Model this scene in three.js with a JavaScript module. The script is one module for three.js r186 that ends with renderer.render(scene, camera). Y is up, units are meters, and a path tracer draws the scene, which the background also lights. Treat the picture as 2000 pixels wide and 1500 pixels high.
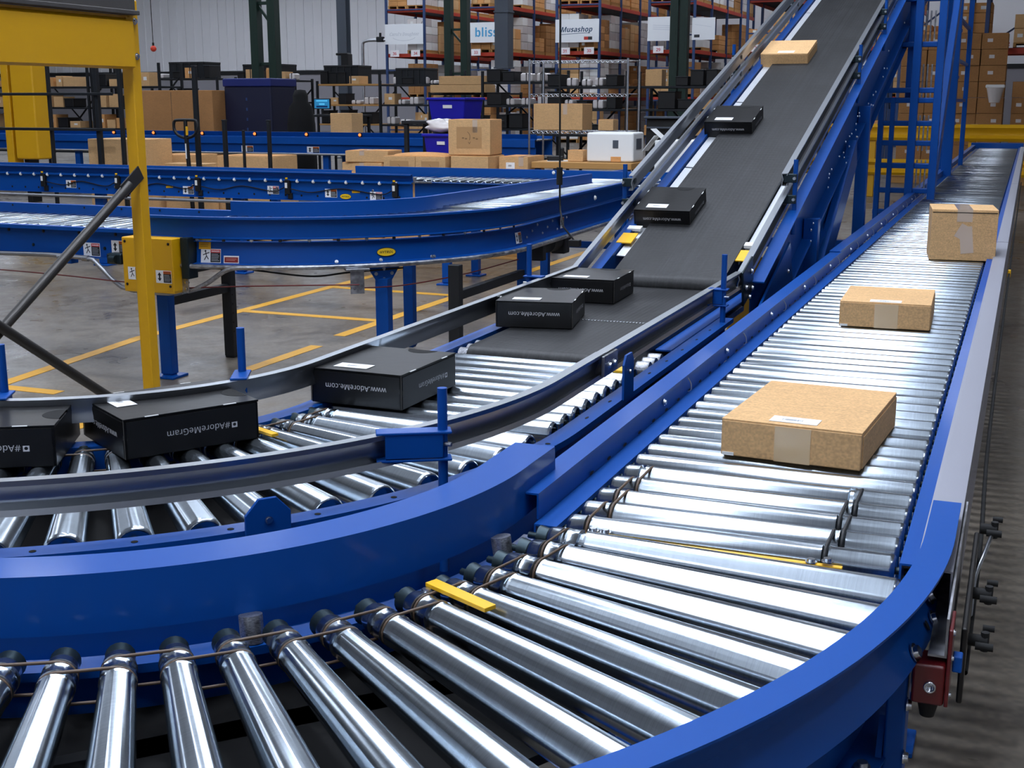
import * as THREE from 'three';
import { mergeGeometries, toCreasedNormals } from 'three/addons/utils/BufferGeometryUtils.js';
import { RoundedBoxGeometry } from 'three/addons/geometries/RoundedBoxGeometry.js';
import { RectAreaLightUniformsLib } from 'three/addons/lights/RectAreaLightUniformsLib.js';

// ---------------------------------------------------------------- camera, light, exposure
const scene = new THREE.Scene();
const camera = new THREE.PerspectiveCamera(33.83, 2000 / 1500, 0.05, 200);
camera.position.set(0, 1.5, 0);
camera.rotation.order = 'YXZ';
camera.rotation.set(THREE.MathUtils.degToRad(-12.66), THREE.MathUtils.degToRad(21.90), 0);
const renderer = new THREE.WebGLRenderer({ antialias: true });
renderer.toneMapping = THREE.LinearToneMapping;
renderer.toneMappingExposure = 1.0;
renderer.shadowMap.enabled = true;
scene.background = new THREE.Color(0x05070a);
RectAreaLightUniformsLib.init();
const LAMP_Y = 8.2, LAMP_L = 46, LAMP_COL = 0xe6efff;
// lamps of the high-bay grid: [x, z, width (x), length (z)]
const LAMPS = [];
for (const z of [5.4, 3.2, 1, -1.2, -3.4, -5.6, -7.8, -10]) LAMPS.push([-1.6, z, 2.2, 0.30]);
LAMPS.push([3.6, -1.5, 0.45, 1.5, 0.55]);
for (const z of [-35, -42]) LAMPS.push([-1.55, z, 1.5, 0.45]);
for (const x of [-20.2, -14.2]) for (const z of [-3, -9, -15, -21, -28, -35, -42]) LAMPS.push([x, z, 1.5, 0.45]);
LAMPS.push([-4.9, -6.3, 1.4, 0.45, 3.2]);
for (const z of [-14, -21, -28, -35, -42]) LAMPS.push([-7.6, z, 1.5, 0.45]);

for (const x of [-26.5, -33, -40]) for (const z of [-21, -28, -35, -42, -49]) LAMPS.push([x, z, 1.5, 0.45]);
for (const x of [-20.2, -14.2, -7.6, -1.55]) LAMPS.push([x, -49, 1.5, 0.45]);

// ---------------------------------------------------------------- helpers
const PI = Math.PI, V3 = THREE.Vector3;
let seed = 7;
function rnd() { seed = (seed + 0x6D2B79F5) | 0; let t = Math.imul(seed ^ (seed >>> 15), 1 | seed); t = (t + Math.imul(t ^ (t >>> 7), 61 | t)) ^ t; return ((t ^ (t >>> 14)) >>> 0) / 4294967296; }
const rr = (a, b) => a + (b - a) * rnd();
const used = {};
function numbered(name) { const n = used[name] = (used[name] === undefined ? 0 : used[name] + 1); return n ? `${name}_${String(n).padStart(3, '0')}` : name; }
function tag(o, label, category, group, kind) { if (label) o.userData.label = label; if (category) o.userData.category = category; if (group) o.userData.group = group; if (kind) o.userData.kind = kind; return o; }
function shade(o) { o.traverse(m => { if (m.isMesh) { m.castShadow = true; m.receiveShadow = true; } }); return o; }
function thing(name, label, category, pos = [0, 0, 0], ry = 0, group) {
  const o = new THREE.Group(); o.name = numbered(name); o.position.set(...pos); o.rotation.y = ry; o.updateMatrixWorld(true);
  scene.add(o); return tag(o, label, category, group);
}
// a part given in world coordinates (baked into the thing's frame)
function part(t, name, geo, mat, label) {
  const g = Array.isArray(geo) ? merge(geo) : geo;
  t.updateWorldMatrix(true, false);
  g.applyMatrix4(t.matrixWorld.clone().invert());
  const m = new THREE.Mesh(g, mat); m.name = name; if (label) m.userData.label = label;
  t.add(m); return m;
}
// a part given in its parent's own frame (geometry may be shared)
function local(t, name, geo, mat, pos = [0, 0, 0], rot = [0, 0, 0], label) {
  if (typeof pos === 'string') { label = pos; pos = [0, 0, 0]; }
  const m = new THREE.Mesh(Array.isArray(geo) ? merge(geo) : geo, mat); m.name = name; m.position.set(...pos); m.rotation.order = 'YXZ'; m.rotation.set(...rot); if (label) m.userData.label = label;
  t.add(m); return m;
}
function solo(name, geo, mat, label, category, group) { const m = new THREE.Mesh(Array.isArray(geo) ? merge(geo) : geo, mat); m.name = numbered(name); scene.add(m); return tag(m, label, category, group); }
function struct(name, geo, mat, parent) { const m = new THREE.Mesh(Array.isArray(geo) ? merge(geo) : geo, mat); m.name = name; (parent || scene).add(m); if (!parent) m.userData.kind = 'structure'; return m; }
function merge(list) {
  const l = list.flat().map(g => { const q = g.index ? g.toNonIndexed() : g; for (const k of Object.keys(q.attributes)) if (!['position', 'normal', 'uv'].includes(k)) q.deleteAttribute(k); return q; });
  return l.length === 1 ? l[0] : mergeGeometries(l);
}
// metre-scaled box-projected uv from the geometry's own coordinates
function boxUV(g0, s = 1) {
  const g = g0.index ? g0.toNonIndexed() : g0, p = g.attributes.position, n = p.count, uv = new Float32Array(n * 2), a = new V3(), b = new V3(), c = new V3();
  for (let i = 0; i < n; i += 3) {
    a.fromBufferAttribute(p, i); b.fromBufferAttribute(p, i + 1); c.fromBufferAttribute(p, i + 2);
    const nx = b.clone().sub(a).cross(c.clone().sub(a)); const ax = Math.abs(nx.x), ay = Math.abs(nx.y), az = Math.abs(nx.z);
    [a, b, c].forEach((v, k) => { let u, w; if (ay >= ax && ay >= az) { u = v.x; w = v.z; } else if (ax >= az) { u = v.z; w = v.y; } else { u = v.x; w = v.y; } uv[(i + k) * 2] = u * s; uv[(i + k) * 2 + 1] = w * s; });
  }
  g.setAttribute('uv', new THREE.BufferAttribute(uv, 2)); return g;
}
const M4 = (x, y, z, rx = 0, ry = 0, rz = 0) => new THREE.Matrix4().compose(new V3(x, y, z), new THREE.Quaternion().setFromEuler(new THREE.Euler(rx, ry, rz, 'YXZ')), new V3(1, 1, 1));
function bx(w, h, d, x = 0, y = 0, z = 0, rx = 0, ry = 0, rz = 0) { return boxUV(new THREE.BoxGeometry(w, h, d)).applyMatrix4(M4(x, y, z, rx, ry, rz)); }
function rbx(w, h, d, x = 0, y = 0, z = 0, r = 0.003, rx = 0, ry = 0, rz = 0) { return boxUV(new RoundedBoxGeometry(w, h, d, 1, Math.min(r, w / 2.2, h / 2.2, d / 2.2))).applyMatrix4(M4(x, y, z, rx, ry, rz)); }
// box spanning two corners
const span = (x0, x1, y0, y1, z0, z1, r = 0) => r ? rbx(Math.abs(x1 - x0), Math.abs(y1 - y0), Math.abs(z1 - z0), (x0 + x1) / 2, (y0 + y1) / 2, (z0 + z1) / 2, r) : bx(Math.abs(x1 - x0), Math.abs(y1 - y0), Math.abs(z1 - z0), (x0 + x1) / 2, (y0 + y1) / 2, (z0 + z1) / 2);
function rod(a, b, r, seg = 12, r2) { // cylinder from a to b
  const A = new V3(...a), B = new V3(...b), d = B.clone().sub(A), g = new THREE.CylinderGeometry(r2 ?? r, r, d.length(), seg, 1);
  g.applyQuaternion(new THREE.Quaternion().setFromUnitVectors(new V3(0, 1, 0), d.clone().normalize())); const m = A.add(B).multiplyScalar(0.5); return g.translate(m.x, m.y, m.z);
}
function beam(a, b, w, h) { // rectangular bar from a to b, w sideways, h upwards
  const A = new V3(...a), B = new V3(...b), d = B.clone().sub(A), L = d.length(), q = new THREE.Matrix4();
  const z = d.clone().normalize(); let up = new V3(0, 1, 0); if (Math.abs(z.y) > 0.99) up = new V3(1, 0, 0); const x = up.clone().cross(z).normalize(), y = z.clone().cross(x); q.makeBasis(x, y, z);
  const m = A.add(B).multiplyScalar(0.5); q.setPosition(m); return rbx(w, h, L, 0, 0, 0, Math.min(w, h) * 0.12).applyMatrix4(q);
}
function tube(pts, r, seg = 40, rad = 8, closed = false, tension = 0.5) { return new THREE.TubeGeometry(new THREE.CatmullRomCurve3(pts.map(p => new V3(...p)), closed, 'catmullrom', tension), seg, r, rad, closed); }
// ---- sweeping a sheet-metal section along a plan path
function sheet(pts, t) { // open polyline [u,y] -> closed polygon of thickness t (to the left of the run)
  const off = pts.map((p, i) => { const a = pts[Math.max(i - 1, 0)], b = pts[Math.min(i + 1, pts.length - 1)], n = (q, w) => { const l = Math.hypot(w[0] - q[0], w[1] - q[1]) || 1; return [-(w[1] - q[1]) / l, (w[0] - q[0]) / l]; };
    const n1 = i > 0 ? n(a, p) : n(p, b), n2 = i < pts.length - 1 ? n(p, b) : n(a, p); let m = [n1[0] + n2[0], n1[1] + n2[1]]; const l = Math.hypot(...m) || 1; m = [m[0] / l, m[1] / l]; const k = t / Math.max(0.4, m[0] * n1[0] + m[1] * n1[1]); return [p[0] + m[0] * k, p[1] + m[1] * k]; });
  return [...pts, ...off.reverse()];
}
function sweep(poly, frames, crease = 0.7) { // frames: {o:[x,y,z], n:[nx,nz]}; point = o + n*u, +y
  let ar = 0; for (let i = 0; i < poly.length; i++) { const a = poly[i], b = poly[(i + 1) % poly.length]; ar += a[0] * b[1] - b[0] * a[1]; }
  const P = ar < 0 ? [...poly].reverse() : poly, N = P.length, pos = [], uv = [];
  const pt = (f, q) => [f.o[0] + f.n[0] * q[0], f.o[1] + q[1], f.o[2] + f.n[1] * q[0]];
  const t0 = frames[0], t1 = frames[1], tx = t1.o[0] - t0.o[0] + (t1.n[0] - t0.n[0]) * P[0][0], tz = t1.o[2] - t0.o[2] + (t1.n[1] - t0.n[1]) * P[0][0];
  const flip = (t0.n[0] * tz - t0.n[1] * tx) < 0; // n x up = t expected
  let s = 0; const per = [0]; for (let i = 0; i < N; i++) { const a = P[i], b = P[(i + 1) % N]; per.push(per[i] + Math.hypot(b[0] - a[0], b[1] - a[1])); }
  const tri = (a, b, c, ua, ub, uc) => { if (flip) { pos.push(...a, ...c, ...b); uv.push(...ua, ...uc, ...ub); } else { pos.push(...a, ...b, ...c); uv.push(...ua, ...ub, ...uc); } };
  for (let k = 0; k < frames.length - 1; k++) {
    const f = frames[k], g = frames[k + 1], a0 = pt(f, P[0]), b0 = pt(g, P[0]), ds = Math.hypot(a0[0] - b0[0], a0[1] - b0[1], a0[2] - b0[2]);
    for (let i = 0; i < N; i++) { const j = (i + 1) % N, A = pt(f, P[i]), B = pt(f, P[j]), C = pt(g, P[j]), D = pt(g, P[i]); const uA = [s, per[i]], uB = [s, per[i + 1]], uC = [s + ds, per[i + 1]], uD = [s + ds, per[i]]; tri(A, B, C, uA, uB, uC); tri(A, C, D, uA, uC, uD); }
    s += ds;
  }
  const faces = THREE.ShapeUtils.triangulateShape(P.map(q => new THREE.Vector2(...q)), []);
  for (const [f, end] of [[frames[0], 0], [frames[frames.length - 1], 1]]) for (const [i, j, k] of faces) { const q = [P[i], P[j], P[k]], v = q.map(p => pt(f, p)); end ? tri(v[0], v[1], v[2], q[0], q[1], q[2]) : tri(v[0], v[2], v[1], q[0], q[2], q[1]); }
  const g = new THREE.BufferGeometry(); g.setAttribute('position', new THREE.Float32BufferAttribute(pos, 3)); g.setAttribute('uv', new THREE.Float32BufferAttribute(uv, 2));
  return toCreasedNormals(g, crease);
}
const alongZ = (z0, z1) => [{ o: [0, 0, z0], n: [1, 0] }, { o: [0, 0, z1], n: [1, 0] }].sort((a, b) => a.o[2] - b.o[2]); // u = world x
const alongX = (x0, x1) => [{ o: [x0, 0, 0], n: [0, 1] }, { o: [x1, 0, 0], n: [0, 1] }].sort((a, b) => b.o[0] - a.o[0]); // u = world z
function arc(C, a0, a1, n, lead = 0) { const f = []; if (lead) f.push({ o: [C[0], 0, C[1] - lead], n: [1, 0] }); for (let i = 0; i <= n; i++) { const a = (a0 + (a1 - a0) * i / n) * PI / 180; f.push({ o: [C[0], 0, C[1]], n: [Math.cos(a), Math.sin(a)] }); } return f; }
const polar = (C, r, deg, y) => [C[0] + r * Math.cos(deg * PI / 180), y, C[1] + r * Math.sin(deg * PI / 180)];
// extrude a shape given as [a,b] points: plane 'zy' (a=z,b=y) extruded along x from x0 to x1
function plateX(pts, x0, x1, bev = 0) { const s = new THREE.Shape(pts.map(p => new THREE.Vector2(-p[0], p[1]))); const g = new THREE.ExtrudeGeometry(s, { depth: Math.abs(x1 - x0), bevelEnabled: bev > 0, bevelSize: bev, bevelThickness: bev, bevelSegments: 1, curveSegments: 10 }); g.rotateY(PI / 2); g.translate(Math.min(x0, x1), 0, 0); return boxUV(g); }
function plateZ(pts, z0, z1, bev = 0) { const s = new THREE.Shape(pts.map(p => new THREE.Vector2(...p))); const g = new THREE.ExtrudeGeometry(s, { depth: Math.abs(z1 - z0), bevelEnabled: bev > 0, bevelSize: bev, bevelThickness: bev, bevelSegments: 1, curveSegments: 10 }); g.translate(0, 0, Math.min(z0, z1)); return boxUV(g); }
// ---------------------------------------------------------------- procedural materials
function dataTex(n, m, fn, srgb = true, rep) { // fn(u,v,i,j) -> [r,g,b] 0..1
  const d = new Uint8Array(n * m * 4); for (let j = 0; j < m; j++) for (let i = 0; i < n; i++) { const c = fn(i / n, j / m, i, j), k = (j * n + i) * 4; d[k] = c[0] * 255; d[k + 1] = c[1] * 255; d[k + 2] = c[2] * 255; d[k + 3] = 255; }
  const t = new THREE.DataTexture(d, n, m); t.wrapS = t.wrapT = THREE.RepeatWrapping; t.magFilter = THREE.LinearFilter; t.minFilter = THREE.LinearMipmapLinearFilter; t.generateMipmaps = true; if (srgb) t.colorSpace = THREE.SRGBColorSpace; if (rep) t.repeat.set(...rep); t.needsUpdate = true; return t;
}
// tiling value noise
function noiseField(n, cells, s0) { seed = s0; const g = new Float32Array(cells * cells).map(() => rnd()); return (u, v) => { const x = u * cells, y = v * cells, i = Math.floor(x), j = Math.floor(y), f = x - i, h = y - j, s = t => t * t * (3 - 2 * t), q = (a, b) => g[((b % cells + cells) % cells) * cells + ((a % cells) + cells) % cells]; const a = q(i, j), b = q(i + 1, j), c = q(i, j + 1), d = q(i + 1, j + 1), sx = s(f), sy = s(h); return a + (b - a) * sx + (c - a) * sy + (a - b - c + d) * sx * sy; }; }
const nz = [4, 9, 19, 41, 87].map((c, i) => noiseField(1, c, 11 + i));
const fbm = (u, v) => nz[0](u, v) * 0.36 + nz[1](u, v) * 0.26 + nz[2](u, v) * 0.18 + nz[3](u, v) * 0.12 + nz[4](u, v) * 0.08;
const cl = x => Math.min(1, Math.max(0, x));
const grey = v => [v, v, v];
const paintBump = dataTex(256, 256, (u, v) => grey(cl(0.5 + 0.5 * (nz[4](u, v) - 0.5) + 0.4 * (nz[3](u, v) - 0.5))), false);
const concreteMap = dataTex(1024, 1024, (u, v) => { const b = fbm(u, v), f = nz[4]((u * 5) % 1, (v * 5) % 1), spot = cl((nz[2](u + .3, v) - 0.72) * 4); const k = 0.37 + 0.30 * (b - 0.5) + 0.10 * (f - 0.5) - 0.10 * spot; return [cl(k * 1.06), cl(k * 0.975), cl(k * 0.86)]; });
const concreteRough = dataTex(512, 512, (u, v) => grey(cl(0.36 + 0.35 * (fbm(u, v) - 0.5) + 0.12 * (nz[4](u, v) - 0.5))), false);
const cardMap = dataTex(512, 512, (u, v, i, j) => { const f = nz[4]((u * 4) % 1, (v * 4) % 1), b = fbm(u, v), st = nz[3](u, (v * 8) % 1); const k = 1 + 0.10 * (b - 0.5) + 0.16 * (f - 0.5) + 0.06 * (st - 0.5); return [cl(0.82 * k), cl(0.655 * k), cl(0.455 * k)]; });
const cardBump = dataTex(256, 256, (u, v) => grey(cl(0.5 + 0.7 * (nz[4](u, v) - 0.5) + 0.2 * Math.sin(u * PI * 2 * 32) * 0.3)), false);
// turned metal: fine rings across the axis (v runs along the axis)
seed = 91; const ring = new Float32Array(512).map(() => rnd()); const ring2 = new Float32Array(64).map(() => rnd());
const turnedRough = dataTex(64, 512, (u, v, i, j) => grey(cl(0.23 + 0.015 * (ring[j] - 0.5) + 0.01 * (ring2[j >> 3] - 0.5))), false);
const turnedMap = dataTex(64, 512, (u, v, i, j) => { const k = 0.71 + 0.045 * (ring[j] - 0.5) + 0.02 * (ring2[j >> 3] - 0.5); return [cl(k * 0.945), cl(k * 1.0), cl(k * 1.05)]; });
const galvMap = dataTex(512, 512, (u, v) => { const k = 0.66 + 0.22 * (nz[3](u, v) - 0.5) + 0.14 * (nz[4](u, v) - 0.5) + 0.10 * (nz[1](u, v) - 0.5); return [cl(k * 0.99), cl(k), cl(k * 1.03)]; });
const galvRough = dataTex(256, 256, (u, v) => grey(cl(0.42 + 0.25 * (nz[3](u, v) - 0.5) + 0.12 * (nz[1](u, v) - 0.5))), false);
seed = 44; const stre = new Float32Array(512).map(() => rnd()); const stre2 = new Float32Array(128).map(() => rnd());
const beltMap = dataTex(512, 512, (u, v, i, j) => { const s = stre[i], w = stre2[i >> 2], d = nz[1](u, v), sc = s > 0.90 ? 0.10 * nz[2](u, v) * (s - 0.9) * 10 : 0; const k = 0.115 + 0.035 * (w - 0.5) + 0.045 * (d - 0.5) + 0.05 * (nz[4]((u * 3) % 1, (v * 3) % 1) - 0.5) + sc; return [cl(k * 0.98), cl(k), cl(k * 1.05)]; });
const beltBump = dataTex(256, 256, (u, v, i, j) => grey(cl(0.5 + 0.25 * Math.sin(i * PI / 2) + 0.25 * Math.sin(j * PI / 2) + 0.3 * (nz[4](u, v) - 0.5))), false);
function canvasTex(w, h, draw) { const c = document.createElement('canvas'); c.width = w; c.height = h; const x = c.getContext('2d'); draw(x, w, h); const t = new THREE.CanvasTexture(c); t.colorSpace = THREE.SRGBColorSpace; t.magFilter = THREE.LinearFilter; t.anisotropy = 8; return t; }
const S = (o) => new THREE.MeshStandardMaterial(o), PH = (o) => new THREE.MeshPhysicalMaterial(o);
const col = h => new THREE.Color(h);
const M = {
  blue: PH({ color: new THREE.Color().setRGB(0.0008, 0.066, 0.32), roughness: 0.5, specularIntensity: 0.35, clearcoat: 0.16, clearcoatRoughness: 0.12, bumpMap: paintBump, bumpScale: 0.00012 }),
  yellow: PH({ color: col(0xe2a900), roughness: 0.45, clearcoat: 0.3, clearcoatRoughness: 0.3, bumpMap: paintBump, bumpScale: 0.00015 }),
  yellowTag: S({ color: col(0xf2b800), roughness: 0.4 }),
  roller: PH({ color: 0xffffff, map: turnedMap, metalness: 1, roughness: 1, roughnessMap: turnedRough }),
  cap: S({ color: col(0x2c3a40), metalness: 0.7, roughness: 0.4 }),
  galv: S({ color: 0xffffff, map: galvMap, metalness: 0.9, roughness: 1, roughnessMap: galvRough }),
  rail: S({ color: col(0xa9aeb4), metalness: 1, roughness: 0.34 }),
  cover: S({ color: col(0x94959f), metalness: 0.35, roughness: 0.5 }),
  pan: S({ color: col(0xd7dade), metalness: 0.55, roughness: 0.45 }),
  steel: S({ color: col(0xb9bec4), metalness: 1, roughness: 0.3 }),
  darkSteel: S({ color: col(0x3b3a3a), metalness: 0.8, roughness: 0.42 }),
  brace: S({ color: col(0x4c4a48), metalness: 0.75, roughness: 0.45, bumpMap: paintBump, bumpScale: 0.0006 }),
  deck: S({ color: col(0x4e4b49), roughness: 0.6, bumpMap: paintBump, bumpScale: 0.0008 }),
  jet: S({ color: col(0x030304), roughness: 0.9 }),
  black: S({ color: col(0x0b0b0d), roughness: 0.5 }),
  hole: S({ color: col(0x020304), roughness: 0.9 }),
  belt: PH({ color: 0xffffff, map: beltMap, specularIntensity: 0.6, roughness: 0.5, bumpMap: beltBump, bumpScale: 0.0006 }),
  ring: S({ color: col(0x5d4a3a), roughness: 0.5 }),
  card: S({ color: 0xffffff, map: cardMap, roughness: 0.88, bumpMap: cardBump, bumpScale: 0.0004 }),
  cardDark: S({ color: col(0xcdb9a4), map: cardMap, roughness: 0.9 }),
  cardPale: S({ color: col(0xffe9d0), map: cardMap, roughness: 0.9 }),
  tape: PH({ color: col(0xc9a878), roughness: 0.28, transmission: 0, clearcoat: 0.6, clearcoatRoughness: 0.25 }),
  tapeClear: PH({ color: col(0xcbb39c), roughness: 0.2, clearcoat: 1, clearcoatRoughness: 0.12 }),
  box: PH({ color: col(0x050506), roughness: 0.42, specularIntensity: 0.42, clearcoat: 0.16, clearcoatRoughness: 0.25, bumpMap: paintBump, bumpScale: 0.0002 }),
  boxEdge: S({ color: col(0x4a4744), roughness: 0.8 }),
  white: S({ color: col(0xe9e9e6), roughness: 0.6 }),
  floor: S({ color: 0xffffff, map: concreteMap, roughness: 1, roughnessMap: concreteRough }),
  floorPaint: S({ color: col(0xd39a1e), roughness: 0.5, bumpMap: cardBump, bumpScale: 0.0003 }),
  wall: S({ color: col(0xf2f2f5), roughness: 0.55 }),
  ceiling: S({ color: col(0xe8ebee), roughness: 0.8 }),
  green: S({ color: col(0x0c2a20), roughness: 0.5 }),
  greyCol: S({ color: col(0x49505a), roughness: 0.55 }),
  redBeam: S({ color: col(0xb5351c), roughness: 0.5 }),
  rackBlue: S({ color: col(0x27406e), roughness: 0.5 }),
  red: PH({ color: col(0x5e090e), roughness: 0.4, clearcoat: 0.4 }),
  tote: S({ color: col(0x1616a8), roughness: 0.45 }),
  wrap: PH({ color: col(0xd9d2cf), roughness: 0.22, clearcoat: 0.8, clearcoatRoughness: 0.2 }),
  wood: S({ color: col(0xb98a4e), roughness: 0.8 }),
  dark: S({ color: col(0x17191c), roughness: 0.6 }),
  mesh: S({ color: col(0x1f2226), roughness: 0.55, metalness: 0.4 }),
  chrome: S({ color: col(0xc8ccd2), metalness: 1, roughness: 0.22 }),
  rubber: S({ color: col(0x101010), roughness: 0.8 }),
};
// flat prints
function decalMat(w, h, draw, rough = 0.5) { return S({ map: canvasTex(w, h, draw), roughness: rough }); }
const txt = (x, s, px, py, size, fill, weight = 'bold', font = 'sans-serif', align = 'center') => { x.font = `${weight} ${size}px ${font}`; x.fillStyle = fill; x.textAlign = align; x.textBaseline = 'middle'; x.fillText(s, px, py); };
const P = {
  web: decalMat(1024, 352, (x, w, h) => { x.fillStyle = '#070708'; x.fillRect(0, 0, w, h); x.translate(w, h); x.rotate(PI); txt(x, 'www.AdoreMe.com', w / 2, h * 0.56, 82, '#d9d9dc', 'normal'); }, 0.42),
  logo: decalMat(1024, 292, (x, w, h) => { x.fillStyle = '#070708'; x.fillRect(0, 0, w, h); x.translate(w, h); x.rotate(PI); txt(x, '#AdoreMeGram', w * 0.46, h * 0.5, 70, '#c4c4c8', 'normal'); x.fillStyle = '#d0d0d4'; x.fillRect(w * 0.155, h * 0.40, 46, 46); x.fillStyle = '#0c0c0e'; x.beginPath(); x.arc(w * 0.155 + 23, h * 0.40 + 25, 13, 0, 7); x.fill(); }, 0.42),
  label: decalMat(512, 256, (x, w, h) => { x.fillStyle = '#f1f2f3'; x.fillRect(0, 0, w, h); seed = 5; let p = 120; while (p < 330) { const b = 2 + Math.floor(rnd() * 4) * 2; x.fillStyle = '#22252a'; x.fillRect(p, 96, b, 70); p += b + 3 + Math.floor(rnd() * 7); } x.fillStyle = '#9aa0a8'; x.fillRect(120, 180, 190, 6); x.fillRect(40, 40, 120, 6); }),
  oval: decalMat(512, 256, (x, w, h) => { x.fillStyle = '#14130f'; x.fillRect(0, 0, w, h); x.fillStyle = '#eec41a'; x.beginPath(); x.ellipse(w / 2, h / 2, 236, 106, 0, 0, 7); x.fill(); txt(x, 'HYTROL', w / 2, h / 2 + 4, 96, '#191712', 'bold italic'); }),
  danger: decalMat(256, 160, (x, w, h) => { x.fillStyle = '#f0f0f0'; x.fillRect(0, 0, w, h); x.strokeStyle = '#14161a'; x.lineWidth = 10; x.lineCap = 'round'; x.beginPath(); x.moveTo(60, 40); x.lineTo(72, 82); x.lineTo(46, 126); x.moveTo(72, 82); x.lineTo(96, 116); x.moveTo(64, 56); x.lineTo(30, 70); x.moveTo(64, 56); x.lineTo(104, 44); x.stroke(); x.beginPath(); x.arc(58, 26, 11, 0, 7); x.fillStyle = '#14161a'; x.fill(); x.fillRect(124, 8, 126, 144); x.fillStyle = '#c8202a'; x.fillRect(124, 8, 126, 36); txt(x, 'DANGER', 187, 27, 26, '#fff'); x.fillStyle = '#b8bcc2'; for (let i = 0; i < 5; i++) x.fillRect(136, 58 + i * 18, 84 + (i * 37) % 22, 6); }),
  warn: decalMat(256, 160, (x, w, h) => { x.fillStyle = '#f0f0f0'; x.fillRect(0, 0, w, h); x.fillStyle = '#14161a'; x.beginPath(); x.moveTo(60, 24); x.lineTo(92, 64); x.lineTo(72, 64); x.lineTo(72, 100); x.lineTo(92, 100); x.lineTo(60, 138); x.lineTo(28, 100); x.lineTo(48, 100); x.lineTo(48, 64); x.lineTo(28, 64); x.fill(); x.fillRect(124, 8, 126, 144); x.fillStyle = '#d8661e'; x.fillRect(124, 8, 126, 34); txt(x, 'WARNING', 187, 26, 23, '#111'); x.fillStyle = '#b8bcc2'; for (let i = 0; i < 5; i++) x.fillRect(136, 56 + i * 18, 84 + (i * 29) % 22, 6); }),
  notice: decalMat(256, 128, (x, w, h) => { x.fillStyle = '#ece8e4'; x.fillRect(0, 0, w, h); x.fillStyle = '#8a1d18'; x.fillRect(14, 24, w - 28, h - 42); x.fillStyle = '#d99a8c'; x.fillRect(40, 48, 176, 8); x.fillRect(40, 72, 150, 8); }),
  yellowNote: decalMat(256, 192, (x, w, h) => { x.fillStyle = '#e9ac12'; x.fillRect(0, 0, w, h); x.fillStyle = '#8a6208'; for (let i = 0; i < 4; i++) x.fillRect(30, 40 + i * 34, 150 + (i * 31) % 40, 7); }),
};
// a thin print laid on a face: quad w x h centred at pos, facing +z before rotation
function printQuad(w, h, pos, rot = [0, 0, 0]) { return new THREE.BoxGeometry(w, h, 0.0008).applyMatrix4(M4(...pos, ...rot)); }
// ---------------------------------------------------------------- the hall
{
  const X0 = -56, X1 = 13, Z0 = -56, Z1 = 9, HC = 9.4;
  const fl = struct('floor', boxUV(new THREE.BoxGeometry(X1 - X0, 0.2, Z1 - Z0).translate((X0 + X1) / 2, -0.1, (Z0 + Z1) / 2), 1 / 6), M.floor);
  const line = (x0, z0, x1, z1, w = 0.085) => { const L = Math.hypot(x1 - x0, z1 - z0), m = new THREE.Mesh(boxUV(new THREE.BoxGeometry(w, 0.002, L), 1), M.floorPaint); m.position.set((x0 + x1) / 2, 0.001, (z0 + z1) / 2); m.rotation.y = Math.atan2(x1 - x0, z1 - z0); m.name = 'painted_line'; fl.add(m); };
  line(-5.02, -4.9, -5.24, -6.6); line(-5.235, -6.5, -5.235, -12.5); line(-4.05, -4.4, -4.04, -5.0); line(-4.03, -5.95, -4.03, -6.75); line(-4.07, -7.1, -4.07, -12.5);
  line(-5.2, -7.72, -4.06, -7.72); line(-5.2, -9.02, -4.06, -8.97); line(-5.9, -5.1, -4.62, -5.11); line(-3.47, -10.2, -3.47, -12.6);
  struct('ceiling', bx(X1 - X0, 0.2, Z1 - Z0, (X0 + X1) / 2, HC + 0.1, (Z0 + Z1) / 2), M.ceiling);
  struct('wall_left', bx(0.2, HC, Z1 - Z0, X0 - 0.1, HC / 2, (Z0 + Z1) / 2), M.wall);
  struct('wall_right', bx(0.2, HC, Z1 - Z0, X1 + 0.1, HC / 2, (Z0 + Z1) / 2), M.wall);
  struct('wall_front', bx(X1 - X0 + 0.4, HC, 0.2, (X0 + X1) / 2, HC / 2, Z1 + 0.1), M.wall);
  const wb = struct('wall_back', bx(X1 - X0 + 0.4, HC, 0.2, (X0 + X1) / 2, HC / 2, Z0 - 0.1), M.wall);
  const pan = rbx(0.985, HC - 2.95, 0.06, 0, 0, 0, 0.02), rib = bx(0.05, HC - 2.95, 0.04, 0, 0, 0.04);
  for (let i = 0; i < 36; i++) { const p = new THREE.Mesh(pan, M.wall); p.name = 'wall_panel'; p.position.set(-52 + i, 2.95 + (HC - 2.95) / 2, Z0 + 0.03); wb.add(p); const r = new THREE.Mesh(rib, M.wall); r.name = 'panel_rib'; p.add(r); }
  const band = new THREE.Mesh(bx(X1 - X0, 2.75, 0.12, (X0 + X1) / 2, 1.375, Z0 + 0.06), S({ color: col(0x9c9aa0), roughness: 0.8 })); band.name = 'block_base'; wb.add(band);
  const tr = new THREE.Mesh(bx(X1 - X0, 0.18, 0.16, (X0 + X1) / 2, 2.84, Z0 + 0.08), M.dark); tr.name = 'dark_rail'; wb.add(tr);
}
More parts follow.
